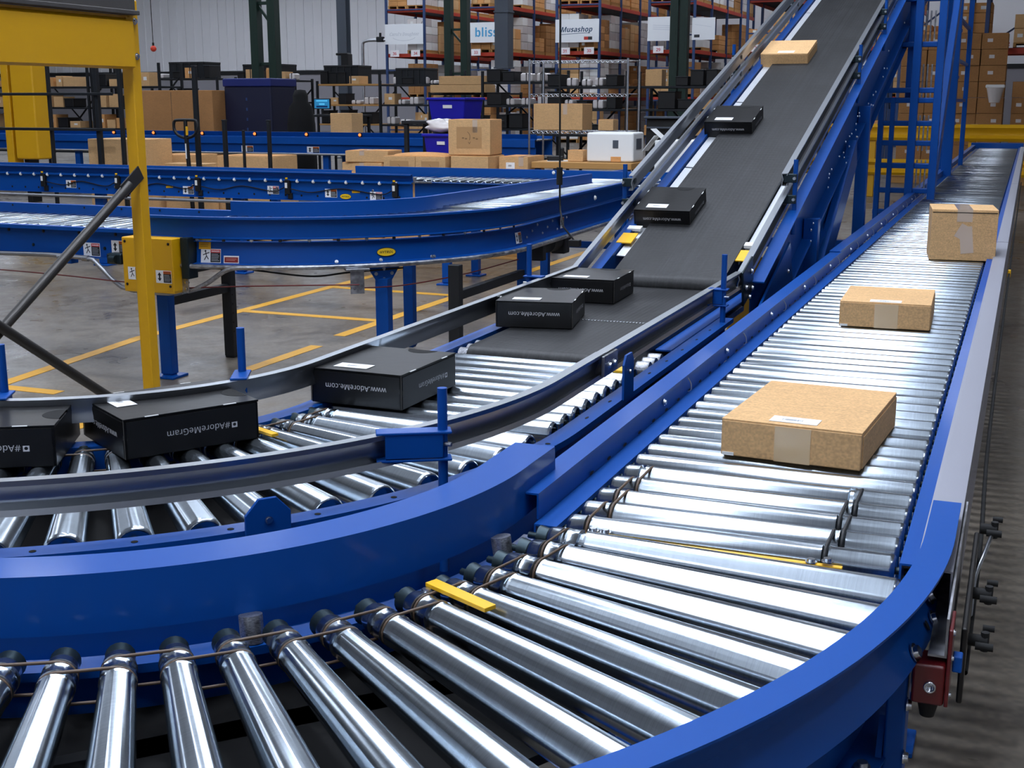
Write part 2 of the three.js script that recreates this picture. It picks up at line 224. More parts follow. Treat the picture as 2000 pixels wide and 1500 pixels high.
// high-bay lamps: housing, glowing diffuser and an area light just below it
{
  const cord = rod([0, 0.12, 0], [0, 9.395 - LAMP_Y, 0], 0.012, 6), kinds = {};
  const glowM = S({ color: 0x222222, emissive: col(LAMP_COL), emissiveIntensity: 6, roughness: 0.6 });
  LAMPS.forEach(([x, z, w, l, k = 1]) => {
    const [housing, glow] = kinds[w] || (kinds[w] = [rbx(w + 0.06, 0.12, l + 0.05, 0, 0.07, 0, 0.02), bx(w, 0.01, l, 0, 0.004, 0)]);
    const t = thing('high_bay_lamp', 'long white high-bay lamp hung from the hall ceiling', 'lamp', [x, LAMP_Y, z], 0, 'high-bay lamps under the ceiling');
    local(t, 'housing', housing, M.white); local(t, 'uplight_slot', glow, glowM, [0, 0.131, 0]); local(t, 'diffuser', glow, glowM); local(t, 'suspension', cord, M.darkSteel);
    const L = new THREE.RectAreaLight(LAMP_COL, LAMP_L * k, w, l); L.position.set(0, -0.01, 0); L.rotation.x = -PI / 2; t.add(L);
    const U = new THREE.RectAreaLight(LAMP_COL, LAMP_L * 0.6, w, l); U.position.set(0, 0.14, 0); U.rotation.x = PI / 2; t.add(U); // uplight slots on top of the housing
  });
}
// ---------------------------------------------------------------- conveyor pieces
const H = 0.855;                                   // roller tops of the near lines
const PITCH = 0.0762, RR = 0.0241;
// roller along local x, centre at origin: total tube length L, optional grooves (distance from the left end)
function rollerGeo(L, r0, r1, grooves = [], seg = 22) {
  const pr = [], rad = s => r0 + (r1 - r0) * s / L;
  pr.push([0, 0.006], [0, rad(0) - 0.005], [0.003, rad(0) - 0.0015], [0.008, rad(0)]);
  for (const g of grooves) { const r = rad(g); pr.push([g - 0.008, r], [g - 0.005, r + 0.0012], [g - 0.003, r - 0.0035], [g + 0.003, r - 0.0035], [g + 0.005, r + 0.0012], [g + 0.008, r]); }
  pr.push([L - 0.008, rad(L)], [L - 0.003, rad(L) - 0.0012], [L, rad(L) - 0.004], [L - 0.001, rad(L) - 0.006], [L - 0.012, rad(L) - 0.007], [L - 0.012, 0.006]);
  const pts = pr.map(p => new THREE.Vector2(p[1], p[0]));
  let g = new THREE.LatheGeometry(pts, seg).toNonIndexed(); // axis y
  const p = g.attributes.position, uv = new Float32Array(p.count * 2), u0 = g.attributes.uv; for (let i = 0; i < p.count; i++) { uv[i * 2] = u0.getX(i); uv[i * 2 + 1] = p.getY(i) / 0.30; } g.setAttribute('uv', new THREE.BufferAttribute(uv, 2));
  g = toCreasedNormals(g, 0.6); g.translate(0, -L / 2, 0); g.rotateZ(-PI / 2); return g;
}
const shaftGeo = (L, e = 0.03) => rod([-L / 2 - e, 0, 0], [L / 2 + e, 0, 0], 0.0055, 6);
// rubber drive ring round two parallel grooves: local x is the roller axis
function ringGeo(a, b, r, t = 0.0026) { // a, b: [x,y,z] centres
  const A = new V3(...a), B = new V3(...b), d = B.clone().sub(A).normalize(), up = new V3(0, 1, 0), pts = [];
  for (let i = 0; i <= 8; i++) { const q = PI / 2 + PI * i / 8; pts.push(A.clone().addScaledVector(d, r * Math.cos(q)).addScaledVector(up, r * Math.sin(q))); }
  for (let i = 0; i <= 8; i++) { const q = -PI / 2 + PI * i / 8; pts.push(B.clone().addScaledVector(d, r * Math.cos(q)).addScaledVector(up, r * Math.sin(q))); }
  const path = new THREE.CurvePath(); for (let i = 0; i < pts.length; i++) path.add(new THREE.LineCurve3(pts[i], pts[(i + 1) % pts.length])); return new THREE.TubeGeometry(path, 54, t, 5, true);
}
const boltGeo = (() => { const a = new THREE.CylinderGeometry(0.0075, 0.0085, 0.006, 6).translate(0, 0.004, 0), b = new THREE.CylinderGeometry(0.011, 0.011, 0.0018, 14).translate(0, 0.0009, 0); return merge([a, b]); })(); // axis +y
const Q = (...d) => new THREE.Quaternion().setFromUnitVectors(new V3(0, 1, 0), new V3(...d).normalize());
function bolt(t, pos, dir, mat = M.steel, s = 1, name = 'bolt') { const m = local(t, name, boltGeo, mat); m.quaternion.copy(Q(...dir)); m.position.copy(new V3(...pos).sub(t.position)); m.scale.setScalar(s); return m; }
const holeGeo = new THREE.CylinderGeometry(0.006, 0.006, 0.0006, 12);
function hole(t, pos, dir, sx = 1, sz = 1, yaw = 0) { const m = local(t, 'punched_hole', holeGeo, M.hole); m.quaternion.copy(Q(...dir)); if (yaw) m.rotateY(yaw); m.position.copy(new V3(...pos).sub(t.position)); m.scale.set(sx, 1, sz); return m; }
// support leg: post, foot plate, bolts, optional gusset head
function leg(t, x, z, top, w = 0.06, d = 0.045) { const l = part(t, 'leg', [rbx(w, top - 0.02, d, x, (top + 0.02) / 2, z, 0.004), rbx(w * 0.82, 0.3, d * 0.8, x, 0.16, z, 0.003)], M.blue); const f = new THREE.Mesh(rbx(w + 0.07, 0.014, d + 0.08, x, 0.007, z, 0.003), M.blue); f.name = 'foot_plate'; f.geometry.applyMatrix4(t.matrixWorld.clone().invert()); l.add(f); return l; }

// ================================================================ right-hand line: straight roller conveyor
const XL = -0.632, XR = -0.129, ZA = -1.80;
{
  const zEnd = -19.0;
  const t = thing('roller_conveyor', 'long straight roller conveyor of steel rollers running away at the right', 'conveyor', [(XL + XR) / 2, 0, -10.4]);
  const L = XR - XL, plain = rollerGeo(L, RR, RR), near = rollerGeo(L, RR, RR, [0.05, L - 0.085]), nearR = rollerGeo(L, RR, RR, [0.035, L - 0.10]), far = rollerGeo(L, RR, RR, [], 14), sh = shaftGeo(L, 0.02);
  const n = Math.floor((-ZA + zEnd) / -PITCH), cx = 0;
  for (let i = 0; i <= n; i++) {
    const z = ZA - 0.02 - i * PITCH; if (z < zEnd) break;
    const m = local(t, 'roller', i < 5 ? (i % 2 ? near : nearR) : i < 60 ? plain : far, M.roller, [cx, H - RR, z + 10.4], [rr(0, 6.28), 0, 0]);
    if (i < 90) local(m, 'shaft', sh, M.cap);
  }
  for (let i = 0; i < 5; i++) { const z = ZA - 0.02 - i * PITCH, xl = XL + (i % 2 ? 0.05 : 0.035), xr = XR - (i % 2 ? 0.085 : 0.10); if (i < 4) { part(t, 'drive_ring', ringGeo([xl, H - RR, z], [xl, H - RR, z - PITCH], RR - 0.0005), M.ring); } if (i < 4) part(t, 'drive_ring', ringGeo([xr, H - RR, z], [xr - 0.0, H - RR, z - PITCH], RR - 0.0005, 0.0032), M.dark); }
  // left side rail: frame channel, step flange and guard angle
  part(t, 'side_frame', sweep(sheet([[-0.640, 0.836], [-0.640, 0.845], [-0.678, 0.845], [-0.678, 0.68], [-0.640, 0.68]], 0.003), alongZ(zEnd, ZA + 0.02)), M.blue, 'blue left frame channel');
  const seam = -5.35;
  for (const [z0, z1, dx] of [[seam, -1.80, 0], [zEnd, seam + 0.03, 0.0045]]) part(t, 'guard_rail', sweep(sheet([[-0.678 - dx, 0.846], [-0.678 - dx, 0.889 + dx], [-0.722 - dx, 0.889 + dx], [-0.722 - dx, 0.876]], 0.003), alongZ(z0, z1)), M.blue, 'blue left guard angle with bolts');
  for (let i = 0; i < 44; i++) { const z = -2.06 - i * 0.1016; hole(t, [-0.6748, 0.852, z], [1, 0, 0], 0.5, 1.9); }
  for (let i = 0; i < 12; i++) { const z = -2.55 - i * 0.61; bolt(t, [-0.6755, 0.872, z], [1, 0, 0], M.steel, 0.7); const lp = part(t, 'hook', tube([[-0.674, 0.885, z - 0.2], [-0.667, 0.872, z - 0.2], [-0.667, 0.857, z - 0.2], [-0.674, 0.853, z - 0.2]], 0.0016, 10, 5), M.steel); }
  // right side rail and the galvanised cover channel beside it
  part(t, 'side_frame', sweep(sheet([[-0.093, 0.68], [-0.117, 0.68], [-0.117, 0.862], [-0.093, 0.862]], 0.003), alongZ(zEnd, ZA + 0.04)), M.blue, 'blue right frame channel');
  for (let k = 0; k < 4; k++) { const z1 = -1.72 - k * 4.4, z0 = Math.max(zEnd, z1 - 4.385); part(t, 'cover_channel', sweep(sheet([[-0.094, 0.845], [-0.094, 0.872], [-0.088, 0.8745], [-0.050, 0.8735], [-0.048, 0.72], [-0.062, 0.72]], 0.0025), alongZ(z0, z1)), M.cover, 'grey cover channel'); }
  part(t, 'end_rail', rbx(0.68, 0.12, 0.04, -0.4, 0.865, zEnd - 0.03, 0.005), M.blue);
  for (let k = 0; k < 6; k++) { const z = -2.9 - k * 3.0; leg(t, -0.66, z, 0.69); leg(t, -0.20, z, 0.69); part(t, 'cross_member', rbx(0.52, 0.06, 0.04, -0.38, 0.32, z, 0.004), M.blue); }
  // air line, valves and wiring on the outside of the cover
  part(t, 'cable', tube([[-0.030, 0.80, -12], [-0.030, 0.80, -6], [-0.028, 0.79, -3.0], [-0.020, 0.77, -2.2], [-0.022, 0.72, -1.75]], 0.004, 60, 6), M.rubber);
  part(t, 'junction_plate', rbx(0.008, 0.11, 0.42, -0.026, 0.755, -1.90, 0.003), M.darkSteel, 'dark valve plate with drilled holes');
  for (const [z, y] of [[-2.16, 0.80], [-1.92, 0.775], [-1.80, 0.75]]) { const f = part(t, 'air_fitting', [rod([-0.022, y, z], [0.004, y, z], 0.009, 10), rod([0.0, y - 0.014, z], [0.0, y + 0.014, z], 0.006, 8), rod([-0.012, y, z + 0.02], [0.012, y, z + 0.02], 0.006, 8), rod([-0.004, y + 0.012, z - 0.02], [0.012, y + 0.012, z - 0.02], 0.005, 8)], M.rubber); }
  part(t, 'air_hose', tube([[-0.004, 0.795, -2.14], [-0.012, 0.79, -2.06], [-0.022, 0.77, -2.0], [-0.023, 0.74, -1.9]], 0.0035, 24, 6), M.steel);
  part(t, 'sensor', rbx(0.012, 0.03, 0.03, -0.03, 0.80, -5.6, 0.003), M.yellowTag, 'small yellow sensor');
  // yellow cross strip with two nuts between the rollers
  const ys = part(t, 'spacer_strip', rbx(0.40, 0.004, 0.010, -0.40, 0.838, ZA + 0.018, 0.001), M.yellowTag, 'yellow strip between two rollers'); bolt(t, [-0.245, 0.841, ZA + 0.018], [0, 1, 0], M.chrome, 0.8); bolt(t, [-0.222, 0.845, ZA + 0.018], [0, 1, 0], M.chrome, 0.8); bolt(t, [-0.56, 0.845, ZA + 0.018], [0, 1, 0], M.chrome, 0.8); bolt(t, [-0.58, 0.845, ZA + 0.018], [0, 1, 0], M.chrome, 0.8);
}
// ================================================================ right-hand line: curve
const CR = [-1.46, -1.80];
function curveRollers(t, C, ri, ro, a0, a1, step, r0, r1, grooves, top) {
  const L = ro - ri, g = rollerGeo(L, r0, r1, grooves, 26), tilt = Math.atan2(r1 - r0, L), cap = (() => { const b = new THREE.CylinderGeometry(r0 * 0.93, r0 * 0.80, 0.016, 18).rotateZ(PI / 2).translate(-L / 2 - 0.008, 0, 0); return merge([b, shaftGeo(L, 0.035)]); })();
  const list = [];
  for (let a = a0; a <= a1 + 1e-6; a += step) {
    const y = top - (r0 + r1) / 2, p = polar(C, (ri + ro) / 2, a, y);
    const m = local(t, 'roller', g, M.roller); m.position.copy(new V3(...p).sub(t.position)); m.rotation.order = 'YZX'; m.rotation.set(a * 0.7, -a * PI / 180, -tilt); const c = local(m, 'end_cap', cap, M.cap); c.rotation.x = 0; list.push(a);
  }
  // drive rings alternate between the two grooves
  for (let i = 0; i < list.length - 1; i++) { const gg = grooves[i % 2], rad = r0 + (r1 - r0) * gg / L, A = polar(C, ri + gg, list[i], top - rad), B = polar(C, ri + gg, list[i + 1], top - rad); part(t, 'drive_ring', ringGeo(A, B, rad - 0.0008, 0.0022), M.ring); }
}
{
  const t = thing('roller_curve', 'foreground roller curve with blue guards sweeping to the lower left', 'conveyor', [-0.9, 0, -1.1]);
  curveRollers(t, CR, 0.820, 1.348, 3.4, 92, 4.55, 0.0200, 0.0315, [0.028, 0.058], H);
  part(t, 'inner_guard', sweep(sheet([[0.690, 0.910], [0.690, 0.925], [0.755, 0.925], [0.757, 0.850]], 0.0035), arc(CR, -2, 94, 60, 0.14)), M.blue, 'glossy blue curved inner guard');
  part(t, 'inner_frame', sweep(sheet([[0.795, 0.806], [0.795, 0.818], [0.757, 0.818], [0.757, 0.68]], 0.0035), arc(CR, 0, 94, 60)), M.blue, 'blue inner frame channel');
  part(t, 'outer_guard', sweep(sheet([[1.400, 0.800], [1.3725, 0.848], [1.3725, 0.895], [1.410, 0.895]], 0.0035), arc(CR, 0, 94, 64, 0.17), 0.3), M.blue, 'broad blue curved outer guard');
  part(t, 'outer_frame', sweep(sheet([[1.368, 0.655], [1.320, 0.655], [1.320, 0.800], [1.385, 0.806]], 0.0035), arc(CR, 0, 94, 64)), M.blue, 'blue outer frame channel with a wide bottom flange');
  for (const a of [8.5, 41.5, 74]) { const p = polar(CR, 0.778, a, 0.817); part(t, 'guard_standoff', rod(p, [polar(CR, 0.772, a, 0)[0], 0.853, polar(CR, 0.772, a, 0)[2]], 0.0155, 18), M.galv); }
  for (const a of [16, 34, 52]) { hole(t, polar(CR, 0.722, a, 0.9254), [0, 1, 0]); }
  for (const [a, r] of [[-5.6, 0.735], [-4.1, 0.728], [-2.6, 0.72]]) hole(t, polar(CR, r, 0, 0.9256).map((v, i) => i === 2 ? ZA + a * 0.012 - 0.01 : v), [0, 1, 0], 1.9, 0.8);
  for (const [dx, z, sx] of [[1.393, -1.945, 2], [1.393, -1.91, 2], [1.393, -1.84, 1.3], [1.362, -1.93, 1.2], [1.362, -1.86, 1.2]]) hole(t, [CR[0] + dx, dx > 1.37 ? 0.8954 : 0.8637, z], [0, 1, 0], sx, 0.9);
  for (const a of [4, 9]) { const p = polar(CR, 1.395, a, 0.812); bolt(t, p, [Math.cos(a * PI / 180), 0.5, Math.sin(a * PI / 180)], M.chrome, 1.1); }
  for (const a of [16, 20, 26, 32]) hole(t, polar(CR, 1.336, a, 0.6588), [0, 1, 0], 1.2, 1.0);
  bolt(t, polar(CR, 1.345, 12.4, 0.659), [0, 1, 0], M.chrome, 1.2); bolt(t, polar(CR, 1.35, 10.8, 0.659), [0, 1, 0], M.steel, 1.0);
  // yellow finger guard lying between two rollers at the inner end
  { const a = 24.2, A = polar(CR, 0.826, a, H + 0.004), B = polar(CR, 0.945, a, H + 0.002), y = part(t, 'finger_guard', beam(A, B, 0.020, 0.006), M.yellowTag, 'yellow strip between two rollers'); bolt(t, polar(CR, 0.836, a + 1.1, H - 0.004), [0, 1, 0], M.chrome, 0.9); }
  // support leg, red clutch housing and wiring outside the outer frame
  leg(t, -0.100, -1.62, 0.79, 0.026, 0.06); for (const [y, z] of [[0.735, -1.59], [0.66, -1.59]]) bolt(t, [-0.087, y, z], [1, 0, 0], M.chrome, 0.9); part(t, 'leg_brace', plateX([[-1.62, 0.70], [-1.56, 0.62], [-1.56, 0.57], [-1.64, 0.57]], -0.122, -0.114), M.blue);
  { const q = polar(CR, 1.34, 56, 0); leg(t, q[0], q[2], 0.655); } { const q = polar(CR, 0.77, 40, 0); leg(t, q[0], q[2], 0.69); }
  bolt(t, polar(CR, 1.384, 3, 0.836), [0.87, 0.5, 0], M.chrome, 1.3); hole(t, polar(CR, 1.394, 5.5, 0.8165), [0.87, 0.5, 0.05], 1.2, 1);
  part(t, 'side_channel', sweep(sheet([[-0.046, 0.862], [-0.046, 0.812], [-0.066, 0.812]], 0.003), alongZ(-2.1, -1.585)), M.galv, 'galvanised mounting channel');
  const rb = part(t, 'clutch_housing', rbx(0.040, 0.055, 0.05, -0.0625, 0.7735, -1.60, 0.004), M.red, 'red housing with a socket screw'); part(t, 'clutch_plate', rbx(0.005, 0.105, 0.07, -0.0395, 0.799, -1.61, 0.0015), M.red, 'red side plate');
  { const s = new THREE.Mesh(new THREE.LatheGeometry([[0, 0], [0.0035, 0], [0.004, 0.003], [0.007, 0.0045], [0.008, 0.002], [0.008, -0.003]].map(p => new THREE.Vector2(...p)), 20), M.chrome); s.name = 'socket_screw'; s.rotation.x = PI / 2; s.position.copy(new V3(-0.060, 0.772, -1.574).sub(t.position)); rb.add(s); }
  part(t, 'rubber_roller', new THREE.CylinderGeometry(0.014, 0.009, 0.022, 18).translate(-0.062, 0.732, -1.60), M.rubber); part(t, 'yellow_collar', new THREE.CylinderGeometry(0.011, 0.011, 0.004, 18).translate(-0.060, 0.7445, -1.597), M.yellowTag);
  part(t, 'plug', rbx(0.012, 0.022, 0.02, -0.030, 0.80, -1.60, 0.002), M.blue); for (const y of [0.845, 0.81, 0.76]) bolt(t, [-0.037, y, -1.585], [1, 0, 0], M.chrome, 0.4);
  { const a = 33.5, q = polar(CR, 1.3965, a, 0.808); part(t, 'warning_sticker', printQuad(0.085, 0.05, q, [-0.5, PI / 2 - a * PI / 180, 0]), P.danger); }
  // slotted bed plates and cross members seen between the rollers
  for (const a of [30, 48, 62, 80]) part(t, 'cross_member', beam(polar(CR, 0.752, a, 0.70), polar(CR, 1.37, a, 0.70), 0.05, 0.04), M.blue);
  part(t, 'driven_belt', sweep([[0.775, 0.735], [1.12, 0.735], [1.12, 0.750], [0.775, 0.750]], arc(CR, 6, 92, 40)), M.jet, 'black driven belt under the rollers');
  part(t, 'drive_shaft_tube', beam(polar(CR, 0.95, 20, 0.72), polar(CR, 1.15, 84, 0.72), 0.06, 0.06), M.dark);
}
// ================================================================ middle line: curve carrying the black cartons
const CM = [-2.0, -2.35];
function rail(t, prof, frames, name = 'guide_rail') { return part(t, name, sweep(sheet(prof, 0.0025), frames), M.rail, 'galvanised steel guide rail'); }
const railOut = (u, y0, y1, s) => [[u + s * 0.016, y0 + 0.006], [u + s * 0.018, y0], [u, y0 + 0.001], [u + s * 0.0015, y0 + 0.012], [u + s * 0.006, (y0 + y1) / 2], [u + s * 0.0015, y1 - 0.012], [u, y1 - 0.001], [u + s * 0.018, y1], [u + s * 0.016, y1 - 0.006]];
function post(t, x, z, y0, top, toward, r = 0.0085) { // blue round post with its clamp
  part(t, 'guide_post', rod([x, y0, z], [x, top, z], r, 16), M.blue); const d = new V3(...toward).sub(new V3(x, toward[1], z)), L = d.length(), a = Math.atan2(-d.z, d.x);
  part(t, 'clamp', [rbx(L + 0.03, 0.005, 0.035, 0, 0.022, 0, 0.002), rbx(L + 0.03, 0.005, 0.030, 0, -0.026, 0, 0.002), rbx(L, 0.045, 0.006, 0, 0, -0.012, 0.002)].map(g => g.applyMatrix4(M4(x + d.x / 2, toward[1], z + d.z / 2, 0, a, 0))), M.blue);
  part(t, 'clamp_screw', rod([x - 0.018, toward[1], z + 0.004], [x + 0.018, toward[1], z + 0.004], 0.004, 8), M.steel);
}
{
  const t = thing('roller_curve', 'middle roller curve with galvanised guide rails carrying black cartons', 'conveyor', [-1.3, 0, -1.6]);
  curveRollers(t, CM, 0.625, 1.138, 5, 95, 5.35, 0.0205, 0.0325, [0.026, 0.05], H);
  part(t, 'outer_frame', sweep(sheet([[1.205, 0.835], [1.205, 0.848], [1.163, 0.848], [1.163, 0.655], [1.205, 0.655]], 0.0035), arc(CM, 0, 96, 60, 0.0)), M.blue, 'blue outer frame channel');
  part(t, 'inner_frame', sweep(sheet([[0.572, 0.836], [0.572, 0.848], [0.610, 0.848], [0.610, 0.66], [0.572, 0.66]], 0.0035), arc(CM, 0, 96, 50)), M.blue, 'blue inner frame channel');
  rail(t, railOut(1.140, 0.898, 0.948, 1), arc(CM, 0, 96, 60, 0.30)); rail(t, railOut(0.598, 0.895, 0.945, -1), arc(CM, 0, 96, 50, 0.30));
  part(t, 'rail_joint', rbx(0.008, 0.046, 0.10, -0.836, 0.923, -2.67, 0.002), M.galv); for (const z of [-2.69, -2.655]) bolt(t, [-0.832, 0.92, z], [1, 0, 0], M.steel, 0.9);
  post(t, -0.885, -1.885, 0.70, 1.0265, polar(CM, 1.150, 26.5, 0.93)); const far1 = polar(CM, 0.545, 18.25, 0), far2 = polar(CM, 0.545, 68.5, 0);
  post(t, far1[0], far1[2], 0.72, 1.041, polar(CM, 0.585, 22, 0.925)); post(t, far2[0], far2[2], 0.72, 1.043, polar(CM, 0.585, 68, 0.925));
  // eight-sided blue clip on the outer flange
  { const a = 38.5, c = polar(CM, 1.211, a, 0.858), s = new THREE.Shape([[-0.036, -0.042], [0.036, -0.042], [0.036, 0.016], [0.014, 0.040], [-0.014, 0.040], [-0.036, 0.016]].map(q => new THREE.Vector2(...q))); const g = new THREE.ExtrudeGeometry(s, { depth: 0.004, bevelEnabled: true, bevelSize: 0.001, bevelThickness: 0.001, bevelSegments: 1 }); part(t, 'bracket_clip', g.applyMatrix4(M4(...c, 0, PI / 2 - a * PI / 180, 0)), M.blue); bolt(t, polar(CM, 1.217, a, 0.864), [Math.cos(a * PI / 180), 0, Math.sin(a * PI / 180)], M.chrome, 0.6); }
  for (let a = 6; a < 76; a += 7) { hole(t, polar(CM, 1.187, a, 0.8484), [0, 1, 0], 0.9, 0.9); bolt(t, polar(CM, 1.1665, a + 3, 0.80), [Math.cos((a + 3) * PI / 180), 0, Math.sin((a + 3) * PI / 180)], M.darkSteel, 1.0); }
  for (const a of [28, 46]) for (const d of [-0.45, 0.45]) { const q = a + d; bolt(t, polar(CM, 1.1665, q, 0.772), [Math.cos(q * PI / 180), 0, Math.sin(q * PI / 180)], M.white, 0.45, 'rivet'); }
  for (const [a, m] of [[39.5, M.cap], [44.5, M.cap]]) bolt(t, polar(CM, 1.1665, a, 0.735), [Math.cos(a * PI / 180), 0, Math.sin(a * PI / 180)], m, 1.3);
  { const a = 42, p = polar(CM, 1.168, a, 0.733), g = new THREE.SphereGeometry(0.0125, 16, 10); part(t, 'cap_plug', g.translate(...p), M.yellowTag, 'round yellow plug'); }
  { const a = 22.0, A = polar(CM, 0.632, a + 1.8, H + 0.003), B = polar(CM, 0.735, a + 1.8, H + 0.003); part(t, 'finger_guard', beam(A, B, 0.016, 0.006), M.yellowTag, 'yellow strip between two rollers'); }
  part(t, 'driven_belt', sweep([[0.62, 0.735], [0.95, 0.735], [0.95, 0.750], [0.62, 0.750]], arc(CM, 6, 92, 40)), M.jet, 'black driven belt under the rollers');
  for (const a of [20, 68]) { const o = polar(CM, 1.18, a, 0), i = polar(CM, 0.59, a, 0); leg(t, o[0], o[2], 0.66); leg(t, i[0], i[2], 0.66); part(t, 'cross_member', beam([o[0], 0.35, o[2]], [i[0], 0.35, i[2]], 0.04, 0.05), M.blue); }
  for (const a of [30, 50, 80]) part(t, 'bed_strut', beam(polar(CM, 0.61, a, 0.70), polar(CM, 1.163, a, 0.70), 0.05, 0.04), M.blue);
}
// ================================================================ middle line: short roller and belt bed at the foot of the incline
const BX0 = -1.375, BX1 = -0.858, ZB = -2.98, ZN = -4.27, TAN = Math.tan(15.5 * PI / 180);
{
  const t = thing('belt_conveyor', 'short level conveyor bed with rollers and a black belt below the incline', 'conveyor', [-1.12, 0, -3.3]);
  const L = BX1 - BX0, g = rollerGeo(L, RR, RR, [], 22), sh = shaftGeo(L, 0.02);
  for (let i = 0; i < 9; i++) { const m = local(t, 'roller', g, M.roller, [(BX0 + BX1) / 2 + 1.12, H - RR, -2.37 - i * 0.0725 + 3.3], [rr(0, 6), 0, 0]); local(m, 'shaft', sh, M.cap); }
  // belt loop round two pulleys
  const bz0 = -3.045, bz1 = -4.33, r = 0.036, pts = []; for (let i = 0; i <= 10; i++) { const a = -PI / 2 + PI * i / 10; pts.push([bz0 - r + r * Math.cos(a) + 0.03, 0.860 - r + r * Math.sin(a)]); } for (let i = 0; i <= 10; i++) { const a = PI / 2 + PI * i / 10; pts.push([bz1 + r * Math.cos(a), 0.860 - r + r * Math.sin(a)]); }
  const bl = plateX(pts, -1.345, -0.885); part(t, 'belt', toCreasedNormals(bl, 0.6), M.belt, 'black rubber belt with a pale lacing seam');
  part(t, 'belt_lacing', Array.from({ length: 46 }, (_, i) => rbx(0.006, 0.003, 0.012, -1.34 + i * 0.0098, 0.8606, -3.53 - i * 0.0003, 0.001)), M.chrome);
  for (const s of [BX0, BX1]) for (let i = 0; i < 3; i++) part(t, 'return_roller', rod([s + (s === BX0 ? -0.005 : -0.05), H - 0.028, -3.06 - i * 0.055], [s + (s === BX0 ? 0.05 : 0.008), H - 0.028, -3.06 - i * 0.055], 0.022, 18), M.galv);
  part(t, 'side_frame', sweep(sheet([[-0.795, 0.835], [-0.795, 0.848], [-0.837, 0.848], [-0.837, 0.655], [-0.795, 0.655]], 0.0035), alongZ(-3.80, CM[1])), M.blue, 'blue near frame channel');
  part(t, 'side_frame', sweep(sheet([[-1.428, 0.836], [-1.428, 0.848], [-1.390, 0.848], [-1.390, 0.66], [-1.428, 0.66]], 0.0035), alongZ(-4.35, CM[1])), M.blue, 'blue far frame channel');
  part(t, 'bed_plate', rbx(0.045, 0.006, 1.1, -0.862, 0.846, -3.78, 0.002), M.blue); part(t, 'bed_plate', rbx(0.5, 0.02, 1.2, -1.115, 0.80, -3.7, 0.002), M.galv);
  for (let i = 0; i < 8; i++) hole(t, [-0.815, 0.8484, -2.45 - i * 0.16], [0, 1, 0], 0.5, 1.7);
  rail(t, railOut(-0.860, 0.897, 0.947, 1), alongZ(-4.13, -2.64)); rail(t, railOut(-1.402, 0.895, 0.945, -1), alongZ(-4.10, -2.64));
  post(t, -0.812, -3.72, 0.70, 1.052, [-0.842, 0.925, -3.72]); post(t, -1.46, -3.78, 0.72, 1.05, [-1.425, 0.925, -3.78]);
  // stop plate, bearing and motor parts under the near flange
  part(t, 'bracket_clip', plateX([[-2.64, 0.845], [-2.64, 0.925], [-2.656, 0.945], [-2.70, 0.945], [-2.715, 0.925], [-2.715, 0.845]], -0.797, -0.792), M.blue); bolt(t, [-0.7915, 0.905, -2.68], [1, 0, 0], M.chrome, 0.6);
  part(t, 'finger_guard', rbx(0.04, 0.006, 0.05, -0.872, 0.858, -2.90, 0.001), M.yellowTag, 'yellow tab by the near rail');
  part(t, 'take_up_bearing', [rbx(0.03, 0.11, 0.14, -0.815, 0.77, -3.0, 0.01), rod([-0.80, 0.77, -3.0], [-0.77, 0.77, -3.0], 0.03, 16)], M.cap); bolt(t, [-0.775, 0.77, -3.0], [1, 0, 0], M.chrome, 1.6); bolt(t, [-0.83, 0.80, -3.25], [1, 0, 0], M.chrome, 1.2);
  part(t, 'side_bracket', rbx(0.012, 0.13, 0.10, -0.822, 0.765, -3.18, 0.003), M.blue); part(t, 'warning_dot', rod([-0.834, 0.775, -3.62], [-0.832, 0.775, -3.62], 0.02, 16), M.yellowTag);
  for (const z of [-2.6, -3.9]) { leg(t, -0.82, z, 0.66); leg(t, -1.41, z, 0.66); part(t, 'cross_member', rbx(0.54, 0.05, 0.04, -1.115, 0.3, z, 0.004), M.blue); }
}
